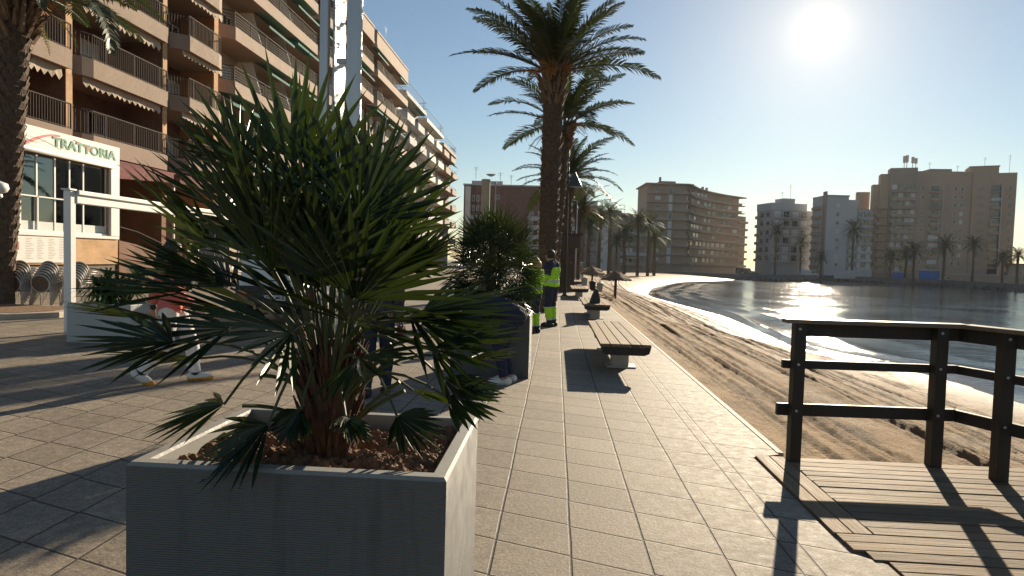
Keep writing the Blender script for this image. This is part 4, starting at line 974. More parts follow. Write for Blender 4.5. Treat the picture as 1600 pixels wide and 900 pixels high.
STAND = dict(pel=(0, 0, .96), wst=(0, .01, 1.12), chs=(0, .0, 1.30), nk=(0, -.01, 1.47), hd=(0, .02, 1.63),
    shL=(-.185, -.01, 1.41), elL=(-.24, -.03, 1.13), wrL=(-.23, .04, .88), shR=(.185, -.01, 1.41), elR=(.24, -.03, 1.13), wrR=(.23, .04, .88),
    hpL=(-.09, 0, .93), knL=(-.10, .03, .50), anL=(-.10, -.02, .09), hpR=(.09, 0, .93), knR=(.10, .03, .50), anR=(.10, -.02, .09))
def person(label, loc, rz, pose, wear, hair='short', hairm='hair_dark', k=1.0, vox=.011, toeL=None, toeR=None, group=None):
    """one continuous body (tapered limbs fused by a voxel remesh); clothes are shells over its regions. Local front = +y."""
    J = {n: Vector(v) for n, v in {**STAND, **pose}.items()}
    t = thing('person', label, 'person', (0, 0, 0), group)
    g = MB(); segs = []
    def limb(reg, a, b, ra, rb): cone_caps(g, J[a] if isinstance(a, str) else a, J[b] if isinstance(b, str) else b, ra, rb); segs.append((reg, Vector(J[a] if isinstance(a, str) else a), Vector(J[b] if isinstance(b, str) else b), (ra+rb)/2))
    for o_, r1, r2 in ((.065, .108, .10),):
        for s_ in (-1, 1):
            lat = (J['shR']-J['shL']).normalized()*s_; lh = (J['hpR']-J['hpL']).normalized()*s_
            limb('torso', J['pel']+lh*.06, J['wst']+lat*.05, .115, .10); limb('torso', J['wst']+lat*.05, J['chs']+lat*.075, .10, .112); limb('torso', J['chs']+lat*.075, J['shL' if s_ < 0 else 'shR']-lat*.06, .11, .07)
    limb('torso', J['chs'], J['nk'], .10, .065); limb('neck', 'nk', J['nk'].lerp(J['hd'], .6), .055, .052)
    hd = J['hd']; ellip(g, hd+Vector((0, 0, .02)), .075, .095, .115); cone_caps(g, hd+Vector((0, .03, -.04)), hd+Vector((0, .055, -.085)), .06, .035); segs.append(('head', hd+Vector((0, 0, -.06)), hd+Vector((0, 0, .08)), .09))
    cone_caps(g, hd+Vector((0, .09, .02)), hd+Vector((0, .115, -.015)), .010, .016, 8)
    for s_ in (-1, 1): ellip(g, hd+Vector((s_*.078, -.005, .0)), .012, .022, .032, 8, 6)
    for S_ in 'LR':
        s_ = -1 if S_ == 'L' else 1
        limb('upper_arm', 'sh'+S_, 'el'+S_, .058, .045); limb('forearm', 'el'+S_, 'wr'+S_, .044, .030)
        fd = (J['wr'+S_]-J['el'+S_]).normalized(); sd = fd.cross(Vector((1, 0, 0))).normalized(); pl = fd.cross(sd)
        w0 = J['wr'+S_]; pm = w0+fd*.075
        for q in (-.022, .0, .022): limb('hand', w0+fd*.015+sd*q*.5, pm+sd*q, .020, .017)
        for q, l in ((-.033, .058), (-.011, .072), (.011, .068), (.032, .052)):
            a = pm+sd*q+fd*.008; b = a+fd*l*.55+pl*s_*-.012; c = b+fd*l*.4+pl*s_*-.024; limb('hand', a, b, .0095, .009); limb('hand', b, c, .009, .0075)
        a = w0+fd*.03+sd*.028; b = a+fd*.03+sd*.03; c = b+fd*.032+sd*.008; limb('hand', a, b, .012, .011); limb('hand', b, c, .011, .009)
        limb('thigh', 'hp'+S_, 'kn'+S_, .092, .060); limb('calf', 'kn'+S_, J['kn'+S_].lerp(J['an'+S_], .35), .058, .058); limb('shin', J['kn'+S_].lerp(J['an'+S_], .35), 'an'+S_, .057, .040)
        toe = {'L': toeL, 'R': toeR}[S_] or (0, 1, -.03); td = Vector(toe).normalized(); an = J['an'+S_]; dn = td.cross(Vector((1, 0, 0))).normalized(); dn = dn if dn.z < 0 else -dn
        limb('foot', an+dn*.045-td*.045, an+dn*.05+td*.10, .042, .040); limb('foot', an+dn*.05+td*.10, an+dn*.058+td*.175, .040, .030)
    mt = Matrix.Translation(Vector(loc)) @ Matrix.Rotation(rz, 4, 'Z') @ Matrix.Diagonal((k, k, k, 1))
    raw = g.build('tmp', M['skin']); md = raw.modifiers.new('r', 'REMESH'); md.mode = 'VOXEL'; md.voxel_size = vox
    sm = raw.modifiers.new('s', 'SMOOTH'); sm.iterations = 3; sm.factor = .5
    dg = bpy.context.evaluated_depsgraph_get(); me = bpy.data.meshes.new_from_object(raw.evaluated_get(dg)); bpy.data.objects.remove(raw)
    me.name = 'body'; me.materials.clear(); me.materials.append(M['skin']); me.polygons.foreach_set('use_smooth', [True]*len(me.polygons))
    def region(p):
        best, bd, bt = None, 9, 0
        for reg, a, b, r_ in segs:
            d = b-a; f = max(0, min(1, (p-a).dot(d)/max(1e-9, d.length_squared))); q = (p-a-d*f).length-r_
            if q < bd: best, bd, bt = reg, q, f
        return best, bt
    regs = [region(p.center) for p in me.polygons]
    body = bpy.data.objects.new('body', me); COL.objects.link(body); body.parent = t
    # face details
    for s_ in (-1, 1):
        g = MB(); ellip(g, hd+Vector((s_*.032, .083, .02)), .012, .008, .008, 8, 6); g.build('eye', M['eye'], t)
    g = MB(); ellip(g, hd+Vector((0, .088, -.055)), .022, .008, .006, 8, 6); g.build('mouth', M['lip'], t)
    # hair
    g = MB()
    c = hd+Vector((0, -.012, .035))
    ellip(g, c, .085, .098, .105, 20, 12)
    keep = []
    for f in g.f:
        m_ = sum((Vector(g.v[i]) for i in f), Vector())/len(f)-hd
        if not (m_.y > .035 and m_.z < .085) and m_.z > -.05: keep.append(f)
    g.f = keep; g.m = [0]*len(keep)
    if hair in ('long', 'tail'):
        pts = [hd+Vector((0, -.10, .05)), hd+Vector((0, -.15, -.02)), hd+Vector((0, -.14, -.16)), hd+Vector((0, -.12, -.27))]; g.tube(pts, [.035, .045, .04, .012], 10)
    hm = g.build('hair', M[hairm], t, smooth=True)
    so_ = hm.modifiers.new('thick', 'SOLIDIFY'); so_.thickness = .012; so_.offset = 1
    # garments: shells over regions
    vn = [v.normal.copy() for v in me.vertices]
    for name, sel, m_, off in wear:
        idx = {}; vs = []; fs = []
        for p, (rg, ft) in zip(me.polygons, regs):
            ok = any(rg == s_[0] and s_[1] <= ft <= s_[2] and (len(s_) < 5 or s_[3] <= p.center.z <= s_[4]) for s_ in sel)
            if ok:
                ff = []
                for vi in p.vertices:
                    if vi not in idx:
                        q = me.vertices[vi].co; o2 = off*(1+.55*noise.noise(q*9)+.35*noise.noise(q*22)); idx[vi] = len(vs); vs.append(q+vn[vi]*o2)
                    ff.append(idx[vi])
                fs.append(tuple(ff))
        if fs:                                  # one mesh per separate piece (left shoe, right shoe ...)
            par = list(range(len(vs)))
            def root(i):
                while par[i] != i: par[i] = par[par[i]]; i = par[i]
                return i
            for f in fs:
                for i in f[1:]: par[root(i)] = root(f[0])
            isl = {}
            for f in fs: isl.setdefault(root(f[0]), []).append(f)
            for fl in isl.values():
                if len(fl) < 12: continue
                used = sorted({i for f in fl for i in f}); mp = {i: k_ for k_, i in enumerate(used)}
                g = MB(); g.add([vs[i] for i in used], [tuple(mp[i] for i in f) for f in fl]); ob = g.build(name, M[m_], t, smooth=True); sd_ = ob.modifiers.new('thick', 'SOLIDIFY'); sd_.thickness = .006; sd_.offset = 0
    t.matrix_world = mt; t.location = Vector(loc); t.rotation_euler = (0, 0, rz); t.scale = (k, k, k)
    return t
A = lambda r, a=0., b=1., *z: (r, a, b)+tuple(z)
TOP = [A('torso', 0, 1, .98, 9), A('upper_arm'), A('forearm', 0, .95)]
TROU = [A('torso', 0, 1, 0, 1.0), A('thigh'), A('calf'), A('shin', 0, .95)]
SHOE = [A('foot')]
# woman walking to the right in coral and white
p = at(268, 598); sc = 1.0
walk = dict(hpL=(-.09, .02, .93), knL=(-.09, .20, .52), anL=(-.09, .24, .10), hpR=(.09, -.02, .93), knR=(.08, -.06, .50), anR=(.08, -.32, .16),
            shR=(.18, .03, 1.41), elR=(.22, .10, 1.15), wrR=(.20, .30, 1.0), elL=(-.23, -.20, 1.17), wrL=(-.22, -.22, .93))
walk['anL'], walk['knL'] = (-.09, .26, .10), (-.09, .21, .52)
walk2 = dict(walk, wrR=(.24, .26, .95), elR=(.25, .04, 1.14))
person('woman in a coral top and white trousers striding past behind the foreground plant', (p.x, p.y, 0), R(-62), walk2,
       [('trousers', TROU, 'white_cloth', .028), ('top', [A('torso', 0, 1, .86, 9), A('upper_arm'), A('forearm', 0, .8)], 'coral', .03), ('shoe', SHOE, 'shoe_white', .010),
        ('sole', [A('foot', 0, 1, 0, .045)], 'sole_orange', .016), ('wrist_band', [A('forearm', .9, 1)], 'boot', .006), ('ankle_sock', [A('shin', .9, 1)], 'boot', .008)], 'long', 'hair_dark', .97, vox=.009, toeR=(0, .8, -.6))
# person in dark clothes seen from behind
p = at(588, 618)
person('person in a dark plaid jacket and navy trousers standing behind the foreground planter', (p.x, p.y, 0), R(8),
       dict(anL=(-.10, -.12, .10), knL=(-.1, .02, .5), anR=(.09, .1, .09), knR=(.1, .1, .5)),
       [('trousers', TROU, 'navy', .018), ('jacket', TOP, 'plaid', .026), ('shoe', SHOE, 'boot', .012)], 'short', 'hair_dark', 1.0)
# gardener bending in front of the second planter
p = at(800, 600)
person('person in navy work clothes and pale shoes bending over in front of the second planter', (p.x-.12, p.y+.06, 0), R(80),
       dict(pel=(0, -.14, .90), wst=(0, .02, 1.0), chs=(0, .22, 1.04), nk=(0, .40, 1.02), hd=(0, .54, .97), shL=(-.185, .33, 1.0), shR=(.185, .33, 1.0), elL=(-.22, .42, .74), elR=(.22, .42, .74), wrL=(-.14, .55, .56), wrR=(.14, .55, .56),
            hpL=(-.09, -.12, .88), hpR=(.09, -.12, .88), knL=(-.1, .06, .50), knR=(.1, .04, .50), anL=(-.11, -.04, .09), anR=(.11, -.06, .09)),
       [('trousers', [A('torso', 0, .5, 0, 1.2), A('thigh'), A('calf'), A('shin', 0, .95)], 'navy', .018), ('jacket', [A('torso'), A('upper_arm'), A('forearm', 0, .95)], 'navy', .028), ('shoe', SHOE, 'shoe_white', .012)], 'short', 'hair_dark', .98)
# two workers in high visibility clothing
HV = lambda: [('trousers', [A('torso', 0, 1, 0, 1.02), A('thigh'), A('calf'), A('shin', 0, .95)], 'navy', .024), ('jacket', [A('torso', 0, 1, .93, 9), A('upper_arm'), A('forearm', 0, .95)], 'hivis', .034),
              ('leg_band', [A('calf', .45, 1), A('shin', 0, .62)], 'hivis', .030), ('reflective_band', [A('calf', 0.2, .44), A('shin', .63, .76), A('torso', 0, 1, 1.02, 1.07), A('forearm', .3, .55)], 'reflex', .039), ('boot', [A('foot'), A('shin', .80, 1)], 'boot', .02)]
p = at(860, 510)
person('taller worker in a hi-vis yellow and navy jacket, head bowed, facing left', (p.x, p.y, 0), R(62),
       dict(hd=(0, .06, 1.62), nk=(0, .01, 1.47), elR=(.25, .02, 1.15), wrR=(.12, .24, 1.08), elL=(-.25, .02, 1.15), wrL=(-.1, .25, 1.05)),
       HV()+[('shoulder_panel', [A('upper_arm', .0, .85), A('torso', 0, 1, 1.36, 9)], 'navy', .042), ('collar', [A('neck', 0, .75)], 'hivis', .035)], 'short', 'hair_dark', 1.06)
p = at(833, 520)
person('shorter worker with blond hair in a hi-vis yellow jacket, partly behind the planter', (p.x, p.y, 0), R(50),
       dict(elR=(.24, .03, 1.14), wrR=(.16, .22, 1.0), elL=(-.24, .03, 1.14), wrL=(-.14, .22, 1.0)), HV(), 'tail', 'hair_blond', .95)
# couple far along the promenade
p = at(903, 440)
person('far walker in dusky pink clothes beside the pale mast', (p.x, p.y, 0), R(10), dict(anL=(-.1, -.16, .1), anR=(.1, .14, .09), knR=(.1, .13, .5)), [('trousers', TROU, 'brown', .02), ('coat', [A('torso', 0, 1, .8, 9), A('upper_arm'), A('forearm', 0, .95)], 'pink_brown', .04), ('shoe', SHOE, 'boot', .012)], 'long', 'hair_blond', 1.0, vox=.02)
p = at(896, 440)
person('far walker in brown clothes close to the right edge of the kiosk', (p.x, p.y, 0), R(-5), dict(anL=(-.1, .14, .1), knL=(-.1, .13, .5), anR=(.1, -.14, .09)), [('trousers', TROU, 'navy', .02), ('coat', [A('torso', 0, 1, .85, 9), A('upper_arm'), A('forearm', 0, .95)], 'brown', .04), ('shoe', SHOE, 'boot', .012)], 'short', 'hair_dark', 1.02, vox=.02)
# red bag carried by the person in plaid
p = at(612, 545, .75); t = thing('shoulder_bag', 'small dark red bag held at the side of the person in plaid', 'bag', (p.x, p.y, .62)); q = at(588, 618)
g = MB(); g.obox((q.x+.27, q.y+.02, .70), (.035, 0, 0), (0, .09, 0), (0, 0, .11)); g.build('bag_body', M['red_bag'], t, bevel=.03)
g = MB(); g.tube([(q.x+.27, q.y-.05, .80), (q.x+.25, q.y+.03, .93), (q.x+.27, q.y+.08, .80)], .008, 6); g.build('strap', M['rubber'], t)
# ------------------------------------------------------------------ near apartment blocks (their fronts run along the promenade at x = -19)
def yX(px, X=-19.0): return atX(px, 400, X).y
def window_part(t, X, y0, y1, z0, z1, pane, frame='white_paint', name='window', parent=None):
    g = MB(); f = .06
    g.box((X, y0, z0), (X+.05, y0+f, z1)); g.box((X, y1-f, z0), (X+.05, y1, z1)); g.box((X, y0+f, z1-f), (X+.05, y1-f, z1)); g.box((X, y0+f, z0), (X+.05, y1-f, z0+f)); g.box((X, (y0+y1)/2-.03, z0+f), (X+.048, (y0+y1)/2+.03, z1-f))
    w = g.build(name, M[frame], t)
    g = MB(); g.box((X+.003, y0+.02, z0+.02), (X+.02, y1-.02, z1-.02)); g.build('pane', M[pane], w); return w
def rail_path(g, P, z0, z1, step=.125, bar=.011, horiz=0):
    """railing with posts and thin bars along a plan path"""
    Q = []
    for a, b in zip(P, P[1:]):
        a, b = Vector(a), Vector(b); n = max(1, int((b-a).length/step))
        Q += [a.lerp(b, i/n) for i in range(n)]
    Q.append(Vector(P[-1])); up = Vector((0, 0, 1))
    V = lambda p, z: Vector((p[0], p[1], z))
    for a, b in zip(P, P[1:]):
        a, b = Vector(a), Vector(b)
        if (b-a).length < .01: continue
        g.beam(V(a, z1), V(b, z1), .05, .045); 
        if horiz:
            for k in range(horiz): g.beam(V(a, z0+.04+(z1-z0-.1)*k/horiz), V(b, z0+.04+(z1-z0-.1)*k/horiz), .025, .032)
        else: g.beam(V(a, z0+.06), V(b, z0+.06), .03, .03)
    for i, p in enumerate(Q):
        big = i % 14 == 0 or i == len(Q)-1
        if horiz and not big: continue
        r_ = .025 if big else bar
        g.box((p.x-r_, p.y-r_, z0-.05), (p.x+r_, p.y+r_, z1))
def valance(t, X, y0, y1, z, h, m, rr, name='awning'):
    g = MB(); n = int((y1-y0)/.16); vs = []
    for i in range(n+1):
        y = y0+(y1-y0)*i/n; s_ = abs(math.sin(i*math.pi/2)) 
        vs += [(X-.02, y, z), (X+.03*math.sin(i*.7), y, z-h*(.62+.38*s_))]
    g.add(vs, [(2*i, 2*i+1, 2*i+3, 2*i+2) for i in range(n)])
    o = g.build(name, M[m], t); sd = o.modifiers.new('thick', 'SOLIDIFY'); sd.thickness = .012
    return o
rr = random.Random(5)
XF = -19.0
ya, yb, yc = yX(103), yX(252), yX(338)
bl = thing('apartment_building', 'brown brick apartment building with tan curved balconies above the restaurant', 'building', (XF-6, 26, 0))
Z0, FH, NF = 5.40, 2.98, 7
TOPA = Z0+FH*NF
g = MB(); g.box((-34, 9, 0), (-20.9, yc, TOPA+1)); g.build('wall', M['brick'], bl)
g = MB(); g.box((-20.898, yc-.42, 3.9), (XF+.02, yc, TOPA)); g.build('end_wall', mat('orange_render', (.5, .27, .12), .85, var=.14, vs=1), bl)
for y in (ya-5.9, ya, yb):
    g = MB(); g.box((-20.898, y-.17, 0), (XF+.12, y+.17, TOPA)); g.build('pillar', M['brick_light'] if False else M['brick'], bl)
    g = MB(); g.box((XF+.1205, y-.165, 3.8), (XF+.15, y+.165, TOPA)); g.build('pillar_lit_face', M['brick_light'], bl)  # paler brick paints the sunlit look onto the pillar's front
bays = [(ya-5.7, ya-.19), (ya+.19, yb-.19), (yb+.19, yc-.45)]
for bi, (y0, y1) in enumerate(bays):
    for k in range(NF):
        zb = Z0+FH*k; xo = XF+.42 if bi < 2 else XF+.85
        if bi < 2: path = [(-20.2 if False else XF-.35, y0+.0), (XF+.05, y0+.06), (XF+.28, y0+.3), (xo, y0+.75), (xo, y1)]
        else: path = [(XF-.3, y0), (XF+.2, y0+.1), (xo, y0+.7), (xo, y1-1.0), (xo-.1, y1-.55), (xo-.4, y1-.15), (XF-.2, y1)]
        P = [Vector(p) for p in path]
        g = MB()
        g.prism([(-20.895, y0)]+path+[(-20.895, y1)], zb, zb+.2)
        g.sweep(path, [(.005, zb-.02), (.005, zb+.70), (-.13, zb+.70), (-.13, zb+.201), (-.06, zb-.02)])
        bal = g.build('balcony', M['render_tan'], bl, fixn=True)
        g = MB(); q = [Vector((p.x-.06, p.y)) for p in P]; rail_path(g, q, zb+.70, zb+1.66); g.build('railing', M['rail_metal'], bal)
        if k < NF-1 and rr.random() < .8: valance(bl, xo-.25, y0+.5, y1-.2, zb+FH-.005, rr.choice((.3, .42, .5)), 'awning_tan', rr)
        # doors behind
        w0 = y0+rr.uniform(.4, .9); w1 = w0+1.7
        window_part(bl, -20.899, w0, w1, zb+.25, zb+2.35, 'glass_dark' if rr.random() < .6 else 'shutter')
        if y1-w1 > 1.7: window_part(bl, -20.899, w1+.8, w1+1.9, zb+.9, zb+2.3, 'shutter' if rr.random() < .5 else 'glass_dark')
g = MB(); g.box((-20.9, 9, 4.9), (XF+.0, yc-.43, Z0-.022)); g.build('first_floor_slab', M['render_tan'], bl)
# small things on the balconies
def ac_unit(label, x, y, z):
    t = thing('air_conditioner', label, 'air conditioner', (x, y, z)); g = MB(); g.box((x, y, z), (x+.3, y+.8, z+.55)); g.build('casing', M['white_paint'], t, bevel=.02)
    g = MB(); vs = [(x+.304, y+.32+.2*math.cos(a), z+.28+.2*math.sin(a)) for a in [2*math.pi*i/16 for i in range(16)]]; g.add(vs+[(a+.01, b, c) for a, b, c in vs], [tuple(range(16)), tuple(range(16, 32))[::-1]]+[(i, 16+i, 16+(i+1) % 16, (i+1) % 16) for i in range(16)]); g.build('fan_grille', M['rubber'], t, fixn=True)
ac_unit('white air conditioner low on the brick wall of the second balcony from the left border', -20.85, yb-2.4, Z0+.75)

bb = thing('apartment_building', 'beige apartment building with long horizontal-bar balconies and green awnings', 'building', (XF-6, 56, 0))
yB0, yB1 = yc+.05, yX(630)
ZB = [4.55+3.08*k for k in range(7)]; ZR = 22.7
g = MB(); g.box((-34, yB0, 0), (-20.7, yB1-.3, 24.1)); g.build('wall', mat('beige_render', (.47, .36, .27), .85, var=.14, vs=.6), bb)
segs = [(yB0+.6, yB0+14.2), (yB0+14.6, yB0+29.2), (yB0+29.6, yB1)]
for si, (y0, y1) in enumerate(segs):
    for k, zb in enumerate(ZB[:6]):
        xo = XF+.25
        path = [(XF-1.5, y0), (XF-.5, y0+.05), (xo, y0+.8), (xo, y1-.25), (xo-.35, y1), (XF-1.5, y1)]
        g = MB(); g.prism([(-20.695, y0)]+path+[(-20.695, y1)], zb, zb+.18); g.sweep(path, [(.005, zb-.02), (.005, zb+.72), (-.13, zb+.72), (-.13, zb+.181), (-.06, zb-.02)])
        bal = g.build('balcony', M['render_pink'], bb, fixn=True)
        g = MB(); rail_path(g, [Vector((p[0]-.06, p[1])) for p in path], zb+.72, zb+1.56, .14, horiz=5); g.build('railing', M['rail_metal'], bal)
        n = 3; dl = (y1-y0)/n
        for j in range(n):
            ym = y0+j*dl
            if j: 
                g = MB(); vs = [(xo-.2, ym, zb+.72), (-20.68, ym, zb+.2), (-20.68, ym, zb+2.9), (-19.6, ym, zb+2.9)]; g.add(vs+[(a, b+.08, c) for a, b, c in vs], [(0, 1, 2, 3), (7, 6, 5, 4), (0, 4, 5, 1), (1, 5, 6, 2), (2, 6, 7, 3), (3, 7, 4, 0)]); g.build('partition', M['offwhite_wall'], bb, fixn=True)
            if rr.random() < .62:
                h_ = rr.choice((.4, .7, 1.0)); g = MB(); a0, a1 = ym+.3, ym+dl-.3
                g.add([(-19.7, a0, zb+3.02), (-19.7, a1, zb+3.02), (xo+.12, a1, zb+3.0-h_*.75), (xo+.12, a0, zb+3.0-h_*.75), (xo+.12, a1, zb+2.85-h_*.75), (xo+.12, a0, zb+2.85-h_*.75)], [(0, 1, 2, 3), (3, 2, 4, 5)])
                o = g.build('awning', M['awning_green'], bb); sd = o.modifiers.new('thick', 'SOLIDIFY'); sd.thickness = .01
            window_part(bb, -20.699, ym+.6, ym+2.3, zb+.2, zb+2.35, 'glass_dark' if rr.random() < .65 else 'shutter')
            if k < 5 and dl > 4.3: window_part(bb, -20.699, ym+2.9, ym+3.9, zb+1.0, zb+2.3, 'glass_dark' if rr.random() < .5 else 'shutter')
    g = MB(); path = [(-20.69, y0-.3), (XF-.2, y0-.3), (XF+.3, y0+.3), (XF+.3, y1-.3), (XF, y1+.02), (-20.69, y1+.02)]
    g.prism(path, ZR, ZR+.25); g.prism([(x-.06 if x > -20.6 else x, y) for x, y in path], ZR+.251, 24.2); g.prism(path, 24.201, 24.4); g.build('roof_parapet', M['render_pink'], bb)
g = MB(); g.tube([(-19.4, 70, 24.4), (-19.4, 70, 26.6)], .02, 5); g.tube([(-19.4, 69.6, 26.5), (-19.4, 70.6, 26.5)], .015, 5); g.tube([(-19.4, 69.8, 26.2), (-19.4, 70.4, 26.2)], .012, 5); g.build('antenna', M['rail_dark'], bb)
g = MB(); g.box((-19.6, yB0, 3.5), (XF-.1, yB1, 4.5)); g.build('shop_fascia', M['offwhite_wall'], bb)
for i in range(9):
    y0 = yB0+1+i*4.7; window_part(bb, -20.699, y0, y0+3.6, .3, 3.2, 'glass_dark', 'steel_dull', 'shop_window')

# pale stepped blocks beyond
yC = [yB1+.3, yB1+13, yB1+27, yB1+41]
nmC = ['white apartment building with roof railings right of the beige one', 'narrow pale apartment building with a railed roof beyond the white one', 'brownish apartment building with tall open balconies at the far end of the near row']
for i in range(3):
    y0, y1 = yC[i]+.1, yC[i+1]-.3; ht = (22.2, 21.6, 20.6)[i]; wm = ('far_white', 'offwhite_wall', 'render_pink')[i]
    t = thing('apartment_building', nmC[i], 'building', (-26, (y0+y1)/2, 0)); g = MB(); g.box((-34, y0, 0), (-20.4, y1, ht)); g.build('wall', M[wm], t)
    k = 0; z = 4.2
    while z < ht-1:
        xo = XF+.1-(.35 if z > ht-4 else 0)
        for (p0, p1) in ((y0, (y0+y1)/2-.2), ((y0+y1)/2+.2, y1)):
            path = [(-20.3, p0+.02), (xo-.6, p0+.04), (xo, p0+1.4), (xo, p1-.4), (xo-.9, p1), (-20.3, p1+.01)]
            g = MB(); g.prism([(-20.395, p0)]+path+[(-20.395, p1)], z, z+.18); g.sweep(path, [(.005, z-.02), (.005, z+.9), (-.12, z+.9), (-.12, z+.181), (-.06, z-.02)]); bal = g.build('balcony', M[wm], t, fixn=True)
            g = MB(); rail_path(g, [Vector((p[0]-.06, p[1])) for p in path], z+.9, z+1.2, .6, horiz=1); g.build('railing', M['rail_metal'], bal)
            window_part(t, -20.399, p0+1, p0+3, z+.2, z+2.3, 'glass_dark' if rr.random() < .7 else 'shutter')
            if rr.random() < .3:
                g = MB(); g.add([(-19.8, p0+.6, z+2.8), (-19.8, p1-.6, z+2.8), (xo+.3, p1-.6, z+2.1), (xo+.3, p0+.6, z+2.1)], [(0, 1, 2, 3)]); g.build('awning', M['awning_green' if rr.random() < .5 else 'awning_tan'], t)
        z += 2.95; k += 1
    g = MB(); rail_path(g, [Vector((-20.3, y0)), Vector((XF-.2, y0+.2)), Vector((XF-.2, y1)), Vector((-20.3, y1))], ht, ht+1.3, .8, horiz=3); g.build('roof_railing', M['rail_metal'], t)
    g = MB(); g.box((-20.39, y0, ht-.5), (XF-.1, y1, ht-.003)); g.build('roof_edge', M[wm], t)
# ground floor shops, one bright block of them
t = thing('shop_front', 'pale shop front with a red sign board in the near row', 'shop', (-17, 60, 0))
g = MB(); g.box((-18.4, 55, 0), (-16.4, 66, 3.4)); g.build('wall', M['white_paint'], t); g = MB(); g.box((-16.39, 56, 2.6), (-16.33, 60, 3.3)); g.build('sign_board', M['paint_red'], t)
for i in range(3): window_part(t, -16.39, 56+i*3.3, 58.6+i*3.3, .5, 2.4, 'glass_dark', 'steel_dull')

# ------------------------------------------------------------------ restaurant
RX = -15.5
ry0, ry1 = 13.2, atX(184, 400, RX).y
rs = thing('restaurant_front', 'glazed restaurant front with a white sign board above and a brick wall with menu below', 'restaurant', (RX-1.5, 18, 0))
g = MB(); g.box((-18.9, ry0, 0), (RX-.06, ry1-.02, 1.06)); g.build('plinth', mat('grey_plinth', (.16, .13, .11), .85, var=.2), rs)
g = MB(); g.box((-18.9, ry0, 1.061), (RX, ry1, 1.93)); g.build('brick_wall', M['brick_light'], rs)
g = MB(); g.box((-15.9, ry0, 1.931), (RX+.05, ry1+.01, 2.03)); g.build('sill', M['white_paint'], rs)
g = MB(); g.box((RX-.02, ry1-.42, 2.031), (RX+.06, ry1+.01, 4.50)); g.box((RX-.32, ry1-.1, 2.032), (RX-.021, ry1+.01, 4.5)); g.build('column', M['white_paint'], rs, bevel=.01)
g = MB(); g.tube([(RX+.13, ry0, 4.44), (RX+.13, ry1-.30, 4.44)], .085, 14); g.build('awning_roll', M['white_paint'], rs, smooth=True)
m, nt, b = newmat('restaurant_glass'); b.inputs['Base Color'].default_value = (.55, .68, .68, 1); b.inputs['Roughness'].default_value = .03; b.inputs['Specular IOR Level'].default_value = .9
tr = nt.add('ShaderNodeBsdfTransparent'); tr.inputs[0].default_value = (.75, .85, .85, 1); gl = nt.add('ShaderNodeBsdfGlossy'); gl.inputs['Roughness'].default_value = .02; gl.inputs['Color'].default_value = (.8, .9, .92, 1)
fr = nt.add('ShaderNodeFresnel'); fr.inputs[0].default_value = 1.5; mx = nt.add('ShaderNodeMixShader'); nt.put(mx.inputs[0], nt.math('ADD', nt.math('MULTIPLY', fr.outputs[0], 1.2), .12, clamp=True)); nt.l.new(tr.outputs[0], mx.inputs[1]); nt.l.new(gl.outputs[0], mx.inputs[2]); nt.l.new(mx.outputs[0], nt.n['Material Output'].inputs['Surface'])
M['rest_glass'] = m
yy = [ry0, 14.7, 16.1, 16.9, 17.7, 18.3, 19.0, 19.6, 20.2, ry1-.43]
for a, b_ in zip(yy, yy[1:]):
    g = MB(); g.box((RX-.16, a+.03, 2.04), (RX-.148, b_-.03, 4.36)); pn = g.build('glass_panel', M['rest_glass'], rs)
    g = MB(); g.box((RX-.175, b_-.03, 2.034), (RX-.125, b_+.028, 4.36)); g.build('mullion', M['white_paint'], rs)
g = MB(); g.box((RX-.147, ry0, 2.05), (RX-.140, ry1-.45, 2.36)); g.build('frosted_band', mat('frosted_film', (.6, .62, .58), .6, var=.05), rs)
g = MB(); g.box((RX-.1, 16.2, 2.034), (RX-.06, ry1-.45, 2.1)); 
for y in (16.9, 18.25, 19.6): g.box((RX-.1, y-.025, 2.1), (RX-.05, y+.025, 3.12))
g.box((RX-.1, 16.2, 3.08), (RX-.05, ry1-.45, 3.12)); g.build('inner_balustrade', M['white_paint'], rs)
g = MB(); g.box((RX-3.2, ry0, 4.42), (RX-.2, ry1-.11, 4.498)); g.build('ceiling', M['soffit'], rs)
sb = MB(); sb.box((RX-.1, ry0, 4.505), (RX+.05, ry1+.02, 5.14)); sign = sb.build('sign_board', M['board_white'], rs)
def onsign(u, v): return (RX+.054, u, v)
text_mesh('sign_letters', 'TRATTORIA', .40, M['paint_green_light'], sign, (RX+.056, (yX(80, RX)+yX(178, RX))/2+.018, 4.795), (R(90), 0, R(90)), .002, .022, width=yX(178, RX)-yX(80, RX)+.06)
text_mesh('sign_letters', 'TRATTORIA', .40, M['paint_green'], sign, (RX+.064, (yX(80, RX)+yX(178, RX))/2, 4.81), (R(90), 0, R(90)), .003, .010, width=yX(178, RX)-yX(80, RX))
def ribbon(pts, ws, m):
    g = MB(); vs = []
    for i, (u, v) in enumerate(pts):
        a = Vector(pts[max(0, i-1)]); b_ = Vector(pts[min(len(pts)-1, i+1)]); d = (b_-a).normalized(); n = Vector((-d.y, d.x))
        for s_ in (-1, 1): vs.append(onsign(u+n.x*ws[i]*s_, v+n.y*ws[i]*s_))
    g.add(vs, [(2*i, 2*i+1, 2*i+3, 2*i+2) for i in range(len(pts)-1)]); o = g.build('sign_stroke', M[m], sign); sd = o.modifiers.new('thick', 'SOLIDIFY'); sd.thickness = .006; return o
ua, ub, um = yX(36, RX), yX(140, RX), yX(92, RX)
N = 20
ribbon([(ua+(um-ua)*i/N, 4.57+.46*math.sin(math.pi/2*i/N)) for i in range(N+1)], [.045-.02*i/N for i in range(N+1)], 'paint_red')
ribbon([(um+.55+(ub-um-.55)*i/8, 5.02-.2*(i/8)**1.3) for i in range(9)], [.004+.055*i/8 for i in range(9)], 'paint_red')
